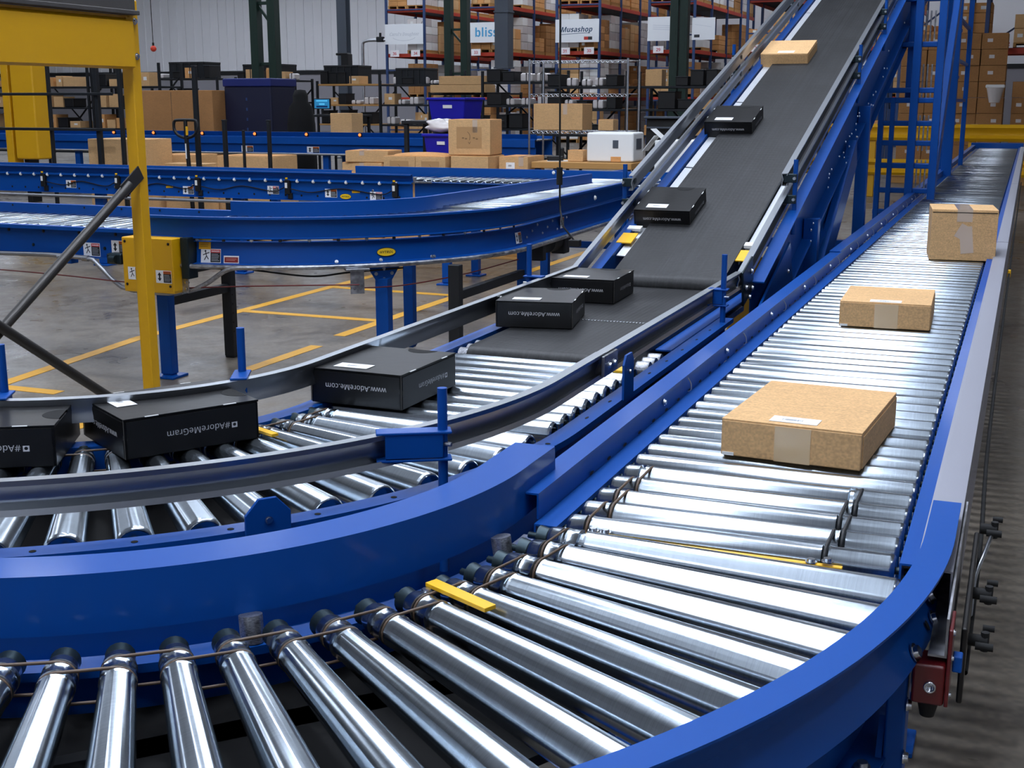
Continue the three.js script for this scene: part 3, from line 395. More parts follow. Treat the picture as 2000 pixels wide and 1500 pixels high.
// ================================================================ the incline
{
  const t = thing('incline_conveyor', 'black belt conveyor climbing to the upper right between guide rails', 'conveyor', [-1.13, 0, -6]);
  const y0 = 0.862, z1 = -26, Y = z => y0 + TAN * (ZN - z), inc = (z0, zz, off) => [{ o: [0, Y(z0) + off, z0], n: [1, 0] }, { o: [0, Y(zz) + off, zz], n: [1, 0] }].sort((a, b) => a.o[2] - b.o[2]);
  // belt: flat run with a round nose at the foot
  const r = 0.045, cz = ZN - 0.03, cy = y0 + 0.012, pts = []; const a0 = PI / 2 - 15.5 * PI / 180; for (let i = 0; i <= 12; i++) { const a = -PI / 2 - 0.27 + (a0 + PI / 2 + 0.27) * i / 12; pts.push([cz + r * Math.cos(a), cy - r + 0.03 + r * Math.sin(a)]); }
  const top = [z1, Y(z1) + 0.016]; pts.push(top, [top[0], top[1] - 0.07]);
  part(t, 'belt', toCreasedNormals(plateX(pts, -1.338, -0.935), 0.5), M.belt, 'black ribbed rubber belt');
  // light pans beside the belt, jointed every 0.95 m on the far side
  for (let k = 0; k < 21; k++) { const a = ZN - 0.22 - k * 1.0, b = a - 0.985; part(t, 'side_pan', sweep(sheet([[-1.342, 0.0], [-1.342, 0.012], [-1.386, 0.014]], 0.003), inc(b, a, 0.002)), M.pan, 'pale steel side pan'); part(t, 'side_pan', sweep(sheet([[-0.872, 0.020], [-0.930, 0.012], [-0.930, 0.0]], 0.003), inc(b, a, 0.002)), M.pan, 'pale steel side pan'); }
  part(t, 'side_frame', sweep(sheet([[-1.432, -0.165], [-1.392, -0.165], [-1.392, 0.030], [-1.432, 0.030]], 0.004), inc(z1, ZN + 0.06, 0)), M.blue, 'blue far side frame');
  part(t, 'side_frame', sweep(sheet([[-0.790, 0.045], [-0.838, 0.045], [-0.838, -0.20], [-0.790, -0.20]], 0.004), inc(z1, ZN + 0.02, 0)), M.blue, 'blue near side frame');
  part(t, 'chain_case', sweep(sheet([[-0.800, -0.21], [-0.830, -0.21], [-0.830, -0.34], [-0.800, -0.34]], 0.004), inc(z1, -5.1, 0)), M.blue, 'blue lower side frame');
  // two guide rails each side
  for (const [u, s] of [[-0.860, 1], [-1.420, -1]]) {
    rail(t, railOut(u, 0.060, 0.112, s), inc(z1, s > 0 ? -4.16 : -4.10, 0)); rail(t, railOut(u, 0.146, s > 0 ? 0.190 : 0.205, s), inc(z1, s > 0 ? -4.90 : -4.80, 0));
    for (const z of s > 0 ? [-4.93, -6.7, -7.75, -9.6, -12] : [-4.84, -6.75, -8.4, -10, -12]) { const x = u + s * 0.045; part(t, 'guide_post', rod([x, Y(z) - 0.05, z], [x, Y(z) + 0.235, z], 0.009, 14), M.blue); for (const h of [0.165, 0.085]) { part(t, 'clamp', rbx(0.05, 0.033, 0.033, x - s * 0.018, Y(z) + h, z, 0.003), M.cap); part(t, 'clamp_screw', rod([x, Y(z) + h, z + 0.012], [x, Y(z) + h, z + 0.03], 0.006, 8), M.steel); } }
  }
  for (const [x, z] of [[-1.385, -4.62], [-0.905, -4.50]]) { part(t, 'warning_tab', rbx(0.06, 0.006, 0.10, x, Y(z) + 0.03, z, 0.002, 15.5 * PI / 180, 0, 0), M.yellowTag, 'yellow warning tab'); part(t, 'end_clip', rbx(0.055, 0.012, 0.035, x, Y(z - 0.1) + 0.03, z - 0.1, 0.002, 15.5 * PI / 180, 0, 0), M.white); }
  part(t, 'hinge_plate', [rbx(0.008, 0.12, 0.16, -0.835, 0.91, -4.19, 0.004, 0.25, 0, 0)], M.cap); for (const [y, z] of [[0.94, -4.22], [0.895, -4.14], [0.88, -4.24], [0.855, -4.20]]) bolt(t, [-0.829, y, z], [1, 0, 0], M.chrome, 1.0);
  // foot brackets and inclined legs
  part(t, 'foot_bracket', plateX([[-4.20, 0.82], [-4.75, 0.985], [-4.86, 0.80], [-4.80, 0.70], [-4.50, 0.64]], -0.800, -0.792), M.blue); part(t, 'foot_bracket', plateX([[-4.15, 0.80], [-4.62, 0.66], [-4.42, 0.34], [-4.22, 0.30]], -0.806, -0.800), M.blue);
  for (const [z, y] of [[-4.66, 0.79], [-4.72, 0.88], [-4.55, 0.72], [-4.40, 0.58]]) bolt(t, [-0.791, y, z], [1, 0, 0], M.steel, 0.8);
  seed = 12; for (let i = 0; i < 34; i++) { const z = rr(-5.1, -8.6); bolt(t, [-0.7885, Y(z) - rr(0.05, 0.19), z], [1, 0, 0], M.steel, 0.55); }
  for (const z of [-5.3, -6.9]) { for (const x of [-0.80, -1.44]) leg(t, x, z, Y(z) - 0.12, 0.06, 0.06); part(t, 'cross_member', rbx(0.64, 0.06, 0.05, -1.12, 0.35, z, 0.004), M.blue); part(t, 'cross_member', rbx(0.64, 0.05, 0.05, -1.12, 0.75, z, 0.004), M.blue); }
  part(t, 'brace', beam([-0.80, 0.62, -5.3], [-0.80, 1.25, -6.5], 0.04, 0.14), M.blue); part(t, 'floor_rail', rbx(0.05, 0.05, 2.5, -0.80, 0.36, -5.7, 0.004), M.blue);
  part(t, 'drive_guard', [rbx(0.34, 0.42, 0.02, -1.02, 0.60, -5.55, 0.01), rbx(0.34, 0.02, 0.25, -1.02, 0.82, -5.65, 0.01)], M.yellow, 'yellow drive guard under the incline'); part(t, 'motor', [rod([-1.0, 0.72, -5.9], [-1.0, 0.72, -5.62], 0.09, 18), rbx(0.10, 0.32, 0.12, -0.86, 0.68, -5.75, 0.01)], M.dark);
}
// ---------------------------------------------------------------- cartons riding on the lines
// black carton: local origin at the middle of its base, front face +z, right face +x
function blackCarton(label, pos, quat, group = 'black cartons on the middle line') {
  const t = thing('black_carton', label, 'carton', [0, 0, 0], 0, group); const W = 0.222, D = 0.268, Hh = 0.077;
  local(t, 'tray', rbx(W, Hh - 0.004, D, 0, (Hh - 0.004) / 2, 0, 0.002), M.box);
  // lid sheet with a half-round thumb notch in its back edge
  const s = new THREE.Shape(); const w = W / 2, d = D / 2; s.moveTo(-w, -d); s.lineTo(w, -d); s.lineTo(w, d); s.lineTo(0.067, d); s.absarc(0.03, d, 0.037, 0, PI, true); s.lineTo(-w, d); s.closePath();
  const lid = new THREE.ExtrudeGeometry(s, { depth: 0.003, bevelEnabled: true, bevelSize: 0.0006, bevelThickness: 0.0006, bevelSegments: 1, curveSegments: 14 }); lid.rotateX(-PI / 2); const l = local(t, 'lid', boxUV(lid), M.box, [0, Hh - 0.0034, 0]);
  local(l, 'notch_well', new THREE.CylinderGeometry(0.036, 0.036, 0.0005, 24, 1, false, -PI / 2, PI), M.hole, [0.03, 0.0037, -d + 0.0004]);
  for (const z of [-0.075, 0.08]) local(l, 'edge_tab', bx(0.003, 0.0012, 0.026), M.white, [w + 0.0004, 0.0034, z]);
  for (const z of [-0.08, 0.06]) local(l, 'edge_tab', bx(0.003, 0.0012, 0.022), M.white, [-w - 0.0004, 0.0034, z]);
  local(t, 'front_print', printQuad(W * 0.96, (Hh - 0.008), [0, Hh / 2 - 0.002, D / 2 + 0.0002]), P.web); local(t, 'side_print', printQuad(D * 0.96, (Hh - 0.008), [W / 2 + 0.0002, Hh / 2 - 0.002, 0], [0, PI / 2, 0]), P.logo);
  local(t, 'address_label', printQuad(0.082, 0.04, [-0.028, Hh + 0.0012, D / 2 - 0.045], [-PI / 2, 0, 0]), P.label);
  for (const x of [-W / 2, W / 2]) local(t, 'raw_edge', bx(0.0012, Hh - 0.004, 0.0012), M.boxEdge, [x * 1.002, Hh / 2, D / 2 * 1.002]);
  t.position.set(...pos); if (Array.isArray(quat)) t.rotation.set(...quat); else t.rotation.y = quat; return t;
}
const onBelt = z => 0.874 + Math.tan(15.5 * PI / 180) * (-4.27 - z); const TI = 15.5 * PI / 180;
blackCarton('black carton at the left frame edge, partly cut off, notched lid', [-1.752, H, -1.758], -60 * PI / 180);
blackCarton('black carton on the curve in front of the yellow post, label at its left corner', [-1.515, H, -1.976], -31 * PI / 180);
blackCarton('black carton at the start of the curve behind the short blue post', [-1.300, H, -2.470], -1 * PI / 180);
blackCarton('black carton on the level belt, nearer of two, just past the rollers', [-1.302, 0.861, -3.475], 11 * PI / 180);
blackCarton('black carton on the level belt, farther of two, at the foot of the incline', [-1.312, 0.861, -3.975], 3 * PI / 180);
blackCarton('black carton on the incline, lowest one on the slope', [-1.290, onBelt(-4.90), -4.90], [TI, 0, 0]);
blackCarton('black carton on the incline with a bright glare on its lid, upper of two', [-1.295, onBelt(-6.04), -6.04], [TI, 0, 0]);
// plain brown cartons
function brownCarton(label, W, Hh, D, pos, ry, opt = {}) {
  const t = thing('brown_carton', label, 'carton', pos, ry, opt.group);
  if (opt.rx) { t.rotation.order = 'YXZ'; t.rotation.x = opt.rx; }
  local(t, 'body', rbx(W, Hh - 0.003, D, 0, (Hh - 0.003) / 2, 0, 0.0025), M.card);
  local(t, 'top_flap', rbx(W + 0.001, 0.0035, D - 0.002, 0, Hh - 0.0018, -0.0006, 0.0015), M.card);
  if (opt.side !== false) local(t, 'side_flap', rbx(0.003, Hh - 0.01, D * 0.95, W / 2 + 0.0004, Hh / 2 - 0.004, -0.004, 0.001), M.card);
  if (opt.tape) local(t, 'tape', printQuad(opt.tape, Hh - 0.004, [W * (opt.tx ?? 0), Hh / 2 - 0.002, D / 2 + 0.0006]), M.tape);
  if (opt.label) local(t, 'address_label', printQuad(0.088, 0.042, [W * (opt.lx ?? 0), Hh + 0.0008, D / 2 - (opt.lz ?? 0.045)], [-PI / 2, 0, 0]), P.label);
  if (opt.corner) local(t, 'white_corner', bx(0.022, 0.006, 0.003), M.white, [-W / 2 + 0.014, 0.004, D / 2 + 0.0005]);
  return t;
}
brownCarton('flat brown carton nearest the camera with a barcode label on its lid', 0.256, 0.070, 0.36, [-0.346, H, -2.424], -4.0 * PI / 180, { tape: 0.066, tx: 0.02, label: 1, lx: 0.0, lz: 0.038, corner: 1 });
brownCarton('flat brown carton halfway along the rollers with tape down its front', 0.254, 0.074, 0.33, [-0.352, H, -3.915], 2.0 * PI / 180, { tape: 0.066, tx: 0.02, label: 1, lx: 0.0, lz: 0.03, corner: 1 });
{
  const t = brownCarton('tall brown carton farthest along the rollers with clear tape on top', 0.258, 0.208, 0.30, [-0.232, H, -5.66], 6 * PI / 180, { side: false });
  local(t, 'clear_tape', [printQuad(0.06, 0.30, [0, 0.209, 0], [-PI / 2, 0, 0]), printQuad(0.06, 0.05, [0, 0.184, 0.1506])], M.tapeClear);
  local(t, 'crumpled_tape', [printQuad(0.05, 0.11, [0.012, 0.085, 0.1508], [0, 0, 0.12]), printQuad(0.03, 0.06, [-0.01, 0.12, 0.1510], [0.02, 0, -0.5])], M.tapeClear);
  local(t, 'lid_gap', bx(0.25, 0.003, 0.002, 0, 0.196, 0.1502), M.hole);
}
brownCarton('brown carton highest on the incline with a white label', 0.256, 0.075, 0.31, [-1.275, onBelt(-7.31), -7.31], 0, { rx: TI, label: 1, lx: 0.02, lz: 0.04, group: undefined });
// ================================================================ conveyors behind the middle line
const cableRun = (t, name, pts, r, mat) => part(t, name, tube(pts, r, pts.length * 8, 6), mat);
function sticker(t, name, w, h, pos, rot, mat) { return part(t, name, printQuad(w, h, pos, rot), mat); }
{ // near one: straight run from the left, joined to a curve going away to the right
  const t = thing('roller_conveyor', 'blue roller conveyor entering from the left behind the yellow post', 'conveyor', [-8.2, 0, -5.95]);
  const x0 = -13.5, x1 = -4.38, yT = 0.815, L = 0.58, g = rollerGeo(L, 0.022, 0.022, [], 14);
  for (let i = 0; i < 118; i++) { const x = x1 - 0.03 - i * 0.0762; local(t, 'roller', g, M.roller, [x + 8.2, yT - 0.016, 0], [rr(0, 6), PI / 2, 0]); }
  part(t, 'side_frame', sweep(sheet([[-5.600, yT - 0.02], [-5.600, yT], [-5.648, yT], [-5.648, 0.645], [-5.612, 0.645]], 0.004), alongX(x0, x1)), M.blue, 'blue near side frame');
  part(t, 'side_frame', sweep(sheet([[-6.300, 0.645], [-6.255, 0.645], [-6.255, 0.872], [-6.300, 0.872]], 0.004), alongX(x0, x1 + 0.15)), M.blue, 'blue far side frame');
  for (let i = 0; i < 12; i++) { hole(t, [-4.5 - i * 0.28, 0.858, -6.2512], [0, 0, 1], 1.1, 1.1); bolt(t, [-4.62 - i * 0.25, 0.78, -5.644], [0, 0, 1], M.darkSteel, 0.9); bolt(t, [-4.7 - i * 0.5, 0.70, -5.644], [0, 0, 1], M.cap, 0.9); }
  part(t, 'conduit', tube([[x0, 0.652, -5.60], [-8, 0.652, -5.60], [-5.6, 0.646, -5.60], [-5.06, 0.655, -5.60], [-4.80, 0.648, -5.60], [-4.75, 0.64, -5.60], [-4.60, 0.515, -5.60], [-4.53, 0.487, -5.595], [-4.40, 0.48, -5.595], [-4.22, 0.48, -5.595], [-4.15, 0.50, -5.595], [-4.125, 0.55, -5.595]], 0.013, 120, 10, false, 0.2), M.galv, 'galvanised conduit pipe'); for (const x of [-5.5, -4.97, -4.80]) part(t, 'pipe_coupling', rod([x - 0.02, 0.645, -5.60], [x + 0.02, 0.645, -5.60], 0.017, 14), M.galv);
  part(t, 'pipe_bracket', [rbx(0.065, 0.19, 0.006, -4.135, 0.59, -5.575, 0.002), rbx(0.065, 0.006, 0.06, -4.135, 0.685, -5.60, 0.002)], M.galv); for (const x of [-4.15, -4.12]) for (const y of [0.515, 0.55]) bolt(t, [x, y, -5.571], [0, 0, 1], M.chrome, 0.7);
  sticker(t, 'danger_sticker', 0.115, 0.075, [-4.79, 0.69, -5.6435], [0, 0, 0], P.danger); sticker(t, 'warning_sticker', 0.105, 0.07, [-4.60, 0.712, -5.6435], [0, 0, 0], P.warn);
  // yellow drive box hung on the near frame
  const b = part(t, 'drive_box', [rbx(0.325, 0.285, 0.12, -4.305, 0.645, -5.56, 0.006), rbx(0.32, 0.02, 0.118, -4.305, 0.505, -5.56, 0.004)], M.yellow, 'yellow sheet-steel drive cover'); for (const [x, y] of [[-4.445, 0.765], [-4.165, 0.76], [-4.445, 0.535], [-4.165, 0.535]]) { const s = new THREE.Mesh(boltGeo, M.darkSteel); s.name = 'screw'; s.rotation.x = PI / 2; s.scale.setScalar(0.7); s.position.copy(new V3(x, y, -5.499).sub(t.position)); b.add(s); }
  sticker(t, 'warning_sticker', 0.10, 0.068, [-4.205, 0.585, -5.4992], [0, 0, 0], P.warn); sticker(t, 'warning_sticker', 0.10, 0.068, [-4.385, 0.595, -5.4992], [0, 0, 0], P.danger);
  part(t, 'motor_flange', [rbx(0.05, 0.22, 0.08, -4.11, 0.68, -5.60, 0.004), rod([-4.14, 0.68, -5.66], [-4.14, 0.68, -5.60], 0.05, 14)], M.cap); part(t, 'gearbox', [rbx(0.10, 0.06, 0.07, -4.58, 0.655, -5.60, 0.01), rod([-4.60, 0.655, -5.56], [-4.56, 0.655, -5.56], 0.022, 12)], M.cap);
  part(t, 'foot_block', rbx(0.08, 0.03, 0.06, -4.95, 0.623, -5.64, 0.004), M.blue);
  for (const x of [-4.325]) { leg(t, x, -5.66, 0.645, 0.075, 0.06); const d = part(t, 'leg', [rbx(0.065, 0.66, 0.055, x, 0.34, -6.26, 0.004), rbx(0.06, 0.3, 0.05, x, 0.15, -6.26, 0.003)], M.dark, 'dark far leg'); part(t, 'cross_member', rbx(0.04, 0.05, 0.56, x, 0.42, -5.96, 0.004), M.dark, 'dark cross bar'); part(t, 'cross_member', rbx(0.04, 0.05, 0.56, x, 0.575, -5.96, 0.004), M.dark, 'dark cross bar'); for (let k = 0; k < 5; k++) hole(t, [x + 0.0335, 0.16 + k * 0.055, -6.245], [1, 0, 0], 0.9, 0.9); }
  for (const x of [-6.8, -9.4, -12]) { leg(t, x, -5.66, 0.645, 0.075, 0.06); leg(t, x, -6.26, 0.645, 0.07, 0.06); part(t, 'cross_member', rbx(0.04, 0.05, 0.56, x, 0.42, -5.96, 0.004), M.blue); }
  cableRun(t, 'pull_cord', [[-13, 0.58, -5.585], [-8, 0.57, -5.585], [-5.44, 0.555, -5.585], [-4.57, 0.53, -5.585], [-4.16, 0.52, -5.583]], 0.0035, M.red); cableRun(t, 'pull_cord', [[-4.11, 0.52, -5.58], [-3.72, 0.545, -5.62], [-3.15, 0.57, -5.72]], 0.0035, M.red);
}
{
  const t = thing('roller_curve', 'blue background curve with the yellow oval badge on its side', 'conveyor', [-3.6, 0, -7.2]);
  const C = [-4.22, -7.07], ro = 1.455, gp = 0.90; const arcF = (a1 = 90) => { const f = [{ o: [C[0] + (-4.38 + 4.22), 0, C[1]], n: [0, 1] }]; for (let i = 0; i <= 44; i++) { const a = (a1 - a1 * i / 44) * PI / 180; f.push({ o: [C[0], 0, C[1]], n: [Math.cos(a), Math.sin(a)] }); } f.push({ o: [C[0], 0, -9.45], n: [1, 0] }); return f; };
  const arcF2 = (end) => { const f = arcF().slice(0, -1); f.push({ o: [C[0] - 0.10, 0, end], n: [1, 0] }); return f; };
  part(t, 'outer_guard', sweep(sheet([[ro + 0.034, gp - 0.012], [ro + 0.034, gp], [ro, gp], [ro - 0.002, 0.79], [ro + 0.012, 0.782]], 0.004), arcF2(-11.2)), M.blue, 'dark blue outer guard with a folded top');
  part(t, 'outer_frame', sweep(sheet([[ro + 0.006, 0.770], [ro - 0.030, 0.770], [ro - 0.012, 0.650], [ro + 0.03, 0.645]], 0.004), arcF2(-11.2)), M.blue, 'blue outer frame');
  part(t, 'conduit', sweep(Array.from({ length: 10 }, (_, i) => [ro + 0.045 + 0.013 * Math.cos(i * PI / 5), 0.638 + 0.013 * Math.sin(i * PI / 5)]), arcF2(-11.2), 1.2), M.galv, 'galvanised conduit pipe');
  part(t, 'conduit', tube([[-4.12, 0.50, -5.59], [-4.07, 0.515, -5.59], [-4.0, 0.55, -5.60], [-3.90, 0.615, -5.605], [-3.84, 0.635, -5.615], [-3.72, 0.638, -5.65]], 0.013, 40, 10, false, 0.3), M.galv, 'galvanised conduit pipe');
  part(t, 'inner_guard', sweep(sheet([[0.90, 0.79], [0.905, 0.935], [0.87, 0.935]], 0.004), (() => { const f = arcF().slice(1, -1); f.push({ o: [C[0] + 0.14, 0, -9.6], n: [1, 0] }); return f; })()), M.blue, 'blue inner guard');
  const g = rollerGeo(0.55, 0.022, 0.026, [], 14); for (let i = 0; i < 20; i++) { const a = 88 - i * 4.5, p = polar(C, 1.16, a, 0.835); const m = local(t, 'roller', g, M.roller); m.position.copy(new V3(...p).sub(t.position)); m.rotation.order = 'YXZ'; m.rotation.y = -a * PI / 180; }
  for (let i = 0; i < 54; i++) { const z = -7.12 - i * 0.0762; local(t, 'roller', g, M.roller, [-3.08 + 3.6 - 0.03 * i / 54, 0.846, z + 7.2], [rr(0, 6), 0, 0]); }
  part(t, 'inner_frame', sweep(sheet([[-3.385, 0.65], [-3.385, 0.885], [-3.42, 0.885]], 0.004), alongZ(-11.2, -7.07)), M.blue, 'blue inner frame');
  const on = (a, y, dr = 0.001) => polar(C, ro + dr, a, y);
  { const a = 43.6, p = on(a, 0.70, -0.012), s = new THREE.CylinderGeometry(0.054, 0.054, 0.002, 40); s.scale(1, 1, 0.45); const uv = s.attributes.uv, ps = s.attributes.position; for (let i = 0; i < ps.count; i++) uv.setXY(i, 0.5 + ps.getX(i) / 0.112, 0.5 - ps.getZ(i) / 0.0504); s.rotateX(PI / 2); part(t, 'maker_badge', s.applyMatrix4(M4(...p, -0.15, PI / 2 - a * PI / 180, 0)), P.oval, 'yellow oval badge lettered in black'); }
  const place = (n, w, h, a, y, m, dr = -0.02) => sticker(t, n, w, h, on(a, y, dr), [-0.15, PI / 2 - a * PI / 180, 0], m);
  place('warning_sticker', 0.085, 0.066, 2.2, 0.70, P.warn, -0.012); place('danger_sticker', 0.115, 0.075, 81.3, 0.69, P.danger, -0.012); place('notice_sticker', 0.085, 0.042, 76.7, 0.672, P.notice, -0.010); place('instruction_sticker', 0.07, 0.056, 82.7, 0.752, P.yellowNote, -0.020);
  sticker(t, 'warning_sticker', 0.07, 0.07, [-2.786, 0.72, -7.81], [0, PI / 2, 0], P.warn);
  for (let a = 84; a > 0; a -= 6) { bolt(t, on(a, 0.775, 0.002), [Math.cos(a * PI / 180), 0, Math.sin(a * PI / 180)], a % 12 ? M.darkSteel : M.steel, 0.9); } for (const a of [54.5, 45, 33, 32.4]) bolt(t, on(a, 0.66, 0.0), [Math.cos(a * PI / 180), 0.6, Math.sin(a * PI / 180)], M.chrome, 0.9);
  for (let i = 0; i < 9; i++) bolt(t, [-2.778, 0.69 + (i % 3) * 0.03, -7.15 - i * 0.09], [1, 0, 0], M.steel, 0.8);
  bolt(t, [-2.765, 0.84, -8.42], [1, 0, 0], M.white, 1.6, 'reflector');
  // leg with a splayed head under the outer side, and further supports
  { const a = 44.3, p = polar(C, 1.44, a, 0), rot = PI / 2 - a * PI / 180; const sh = new THREE.Shape([[-0.105, 0.645], [0.105, 0.645], [0.04, 0.54], [-0.04, 0.54]].map(q => new THREE.Vector2(...q))); const gg = boxUV(new THREE.ExtrudeGeometry(sh, { depth: 0.008, bevelEnabled: false })); part(t, 'gusset', gg.applyMatrix4(M4(p[0], 0, p[2], 0, rot, 0)), M.blue); leg(t, p[0], p[2], 0.56, 0.075, 0.06); for (const [y, dx] of [[0.61, 0], [0.585, 0.045], [0.585, -0.045], [0.555, 0]]) bolt(t, [p[0] + 0.010 * Math.cos(a * PI / 180) + dx * Math.sin(a * PI / 180), y, p[2] + 0.010 * Math.sin(a * PI / 180) - dx * Math.cos(a * PI / 180)], [Math.cos(a * PI / 180), 0, Math.sin(a * PI / 180)], M.steel, 0.9); }
  for (const [x, z, m] of [[-2.80, -6.15, M.dark], [-2.80, -7.15, M.blue], [-3.45, -6.9, M.blue], [-2.82, -9.2, M.blue], [-3.42, -9.2, M.blue]]) { part(t, 'leg', [rbx(0.065, 0.62, 0.055, x, 0.33, z, 0.004), rbx(0.055, 0.3, 0.045, x, 0.16, z, 0.003)], m); } part(t, 'cross_member', rbx(0.04, 0.05, 1.0, -2.80, 0.47, -6.65, 0.004), M.dark); part(t, 'cross_member', rbx(0.6, 0.05, 0.04, -3.12, 0.42, -9.2, 0.004), M.blue);
  part(t, 'pipe_bracket', [rbx(0.075, 0.13, 0.008, ...on(50.6, 0.555, 0.05), 0.002, 0, 0.69, 0), rbx(0.13, 0.012, 0.10, ...on(50.6, 0.622, 0.03), 0.003, 0, 0.69, 0)], M.galv); bolt(t, on(50.0, 0.52, 0.056), [0.63, 0, 0.77], M.chrome, 0.7); bolt(t, on(51.2, 0.52, 0.056), [0.63, 0, 0.77], M.chrome, 0.7);
  cableRun(t, 'pull_cord', [on(50, 0.52, 0.05), on(40, 0.52, 0.03), on(25, 0.55, 0.03), on(5, 0.58, 0.02)], 0.0035, M.red); cableRun(t, 'cable', [on(72, 0.62, 0), on(60, 0.585, 0), on(52, 0.60, 0), on(40, 0.61, 0)], 0.005, M.rubber);
  part(t, 'junction_box', rbx(0.09, 0.12, 0.06, -2.80, 0.58, -7.4, 0.004), M.dark); part(t, 'motor', [rod([-2.86, 0.60, -8.0], [-2.86, 0.60, -7.7], 0.07, 16), rbx(0.1, 0.1, 0.1, -2.83, 0.56, -7.9, 0.01)], M.dark);
}
{ // second one, with a row of photo-eyes
  const t = thing('roller_conveyor', 'second blue conveyor behind, lined with black photo-eyes and sticker pairs', 'conveyor', [-9, 0, -9.8]);
  const x0 = -16, x1 = -4.68, zf = -9.45;
  part(t, 'side_frame', sweep(sheet([[zf + 0.035, 0.895], [zf + 0.035, 0.905], [zf, 0.905], [zf - 0.012, 0.842], [zf + 0.022, 0.838], [zf + 0.022, 0.83], [zf, 0.825], [zf, 0.665], [zf + 0.03, 0.665]], 0.004), alongX(x0, x1)), M.blue, 'blue near side frame');
  part(t, 'side_frame', sweep(sheet([[zf - 0.66, 0.66], [zf - 0.63, 0.66], [zf - 0.63, 0.89], [zf - 0.66, 0.89]], 0.004), alongX(x0, -5.6)), M.blue, 'blue far side frame');
  part(t, 'conduit', rod([x0, 0.635, zf + 0.03], [-5.0, 0.635, zf + 0.03], 0.014, 10), M.galv, 'galvanised conduit pipe');
  const g = rollerGeo(0.58, 0.022, 0.022, [], 12); for (let i = 0; i < 120; i++) local(t, 'roller', g, M.roller, [-4.75 - i * 0.0762 + 9, 0.835, zf - 0.32 + 9.8], [rr(0, 6), PI / 2, 0]);
  for (let i = 0; i < 34; i++) bolt(t, [-4.82 - i * 0.158, 0.828, zf + 0.02], [0, 0, 1], M.white, 1.5, 'roller_nut');
  for (let i = 0; i < 30; i++) hole(t, [-4.95 - i * 0.158, 0.705, zf + 0.0043], [0, 0, 1], 1.6, 1.6);
  [-4.83, -5.86, -6.78, -7.65, -8.5].forEach((x, i) => { part(t, 'photo_eye', [rbx(0.05, 0.12, 0.03, x, 0.775, zf + 0.025, 0.004), rbx(0.04, 0.05, 0.02, x + 0.02, 0.70, zf + 0.02, 0.003)], M.black, 'black photo-eye'); part(t, 'indicator', rod([x - 0.008, 0.842, zf + 0.03], [x - 0.008, 0.856, zf + 0.03], 0.011, 12), M.yellowTag, 'small yellow indicator'); sticker(t, 'photo_eye_label', 0.024, 0.044, [x - 0.008, 0.79, zf + 0.0415], [0, 0, 0], M.white); });
  [-5.02, -5.45, -6.02, -6.9, -7.42, -8.2].forEach((x, i) => sticker(t, i % 2 ? 'warning_sticker' : 'danger_sticker', 0.115, 0.07, [x, 0.72 + (i % 3) * 0.012, zf + 0.0048], [0, 0, 0], i % 2 ? P.warn : P.danger));
  { const s = new THREE.CylinderGeometry(0.052, 0.052, 0.002, 36); s.scale(1, 1, 0.45); const uv = s.attributes.uv, ps = s.attributes.position; for (let i = 0; i < ps.count; i++) uv.setXY(i, 0.5 + ps.getX(i) / 0.112, 0.5 - ps.getZ(i) / 0.0504); s.rotateX(PI / 2); part(t, 'maker_badge', s.translate(-5.31, 0.708, zf + 0.0055), P.oval, 'yellow oval badge lettered in black'); }
  for (const [x, y] of [[-5.21, 0.75], [-7.1, 0.745]]) sticker(t, 'yellow_tag', 0.075, 0.018, [x, y, zf + 0.005], [0, 0, 0.05], M.yellowTag);
  for (const [a, b] of [[-4.86, -5.84], [-5.9, -6.76], [-6.82, -7.63], [-7.69, -8.48]]) cableRun(t, 'cable', [[a, 0.77, zf + 0.02], [a - 0.12, 0.735, zf + 0.012], [(a + b) / 2, 0.772, zf + 0.01], [b + 0.2, 0.735, zf + 0.012], [b, 0.76, zf + 0.02]], 0.0045, M.rubber);
  for (const x of [-5.05, -5.98, -6.85, -7.7]) for (const y of [0.73, 0.765]) bolt(t, [x, y, zf + 0.0045], [0, 0, 1], M.chrome, 1.0);
  for (const x of [-6.4, -7.9, -10.4, -13]) { leg(t, x, zf - 0.03, 0.665, 0.09, 0.06); leg(t, x, zf - 0.63, 0.665, 0.07, 0.06); part(t, 'cross_member', rbx(0.04, 0.05, 0.56, x, 0.4, zf - 0.33, 0.004), M.blue); }
}
{
  const t = thing('roller_conveyor', 'blue conveyor section with a tall back guard left of the incline', 'conveyor', [-4.2, 0, -9.95]);
  part(t, 'back_guard', sweep(sheet([[-10.16, 0.80], [-10.15, 0.925], [-10.19, 0.925]], 0.004), alongX(-5.6, -2.2)), M.blue, 'blue back guard');
  part(t, 'side_frame', sweep(sheet([[-9.43, 0.845], [-9.47, 0.845], [-9.47, 0.66], [-9.43, 0.66]], 0.004), alongX(-4.67, -2.4)), M.blue, 'dark blue near frame');
  const g = rollerGeo(0.62, 0.024, 0.024, [], 12); for (let i = 0; i < 26; i++) local(t, 'roller', g, M.roller, [-4.60 + i * 0.0762 + 4.2, 0.838, 0.13], [rr(0, 6), PI / 2, 0]);
  part(t, 'corner_cap', [rbx(0.02, 0.05, 0.03, -4.655, 0.86, -9.44, 0.004), rbx(0.16, 0.012, 0.02, -4.58, 0.842, -9.44, 0.003)], M.galv);
  for (const [x, y] of [[-3.7, 0.905], [-3.62, 0.905], [-2.78, 0.86], [-2.72, 0.862]]) bolt(t, [x, y, -10.146], [0, 0, 1], M.white, 1.3); for (const x of [-4.4, -2.6]) for (const z of [-9.5, -10.1]) leg(t, x, z, 0.66, 0.07, 0.06);
}
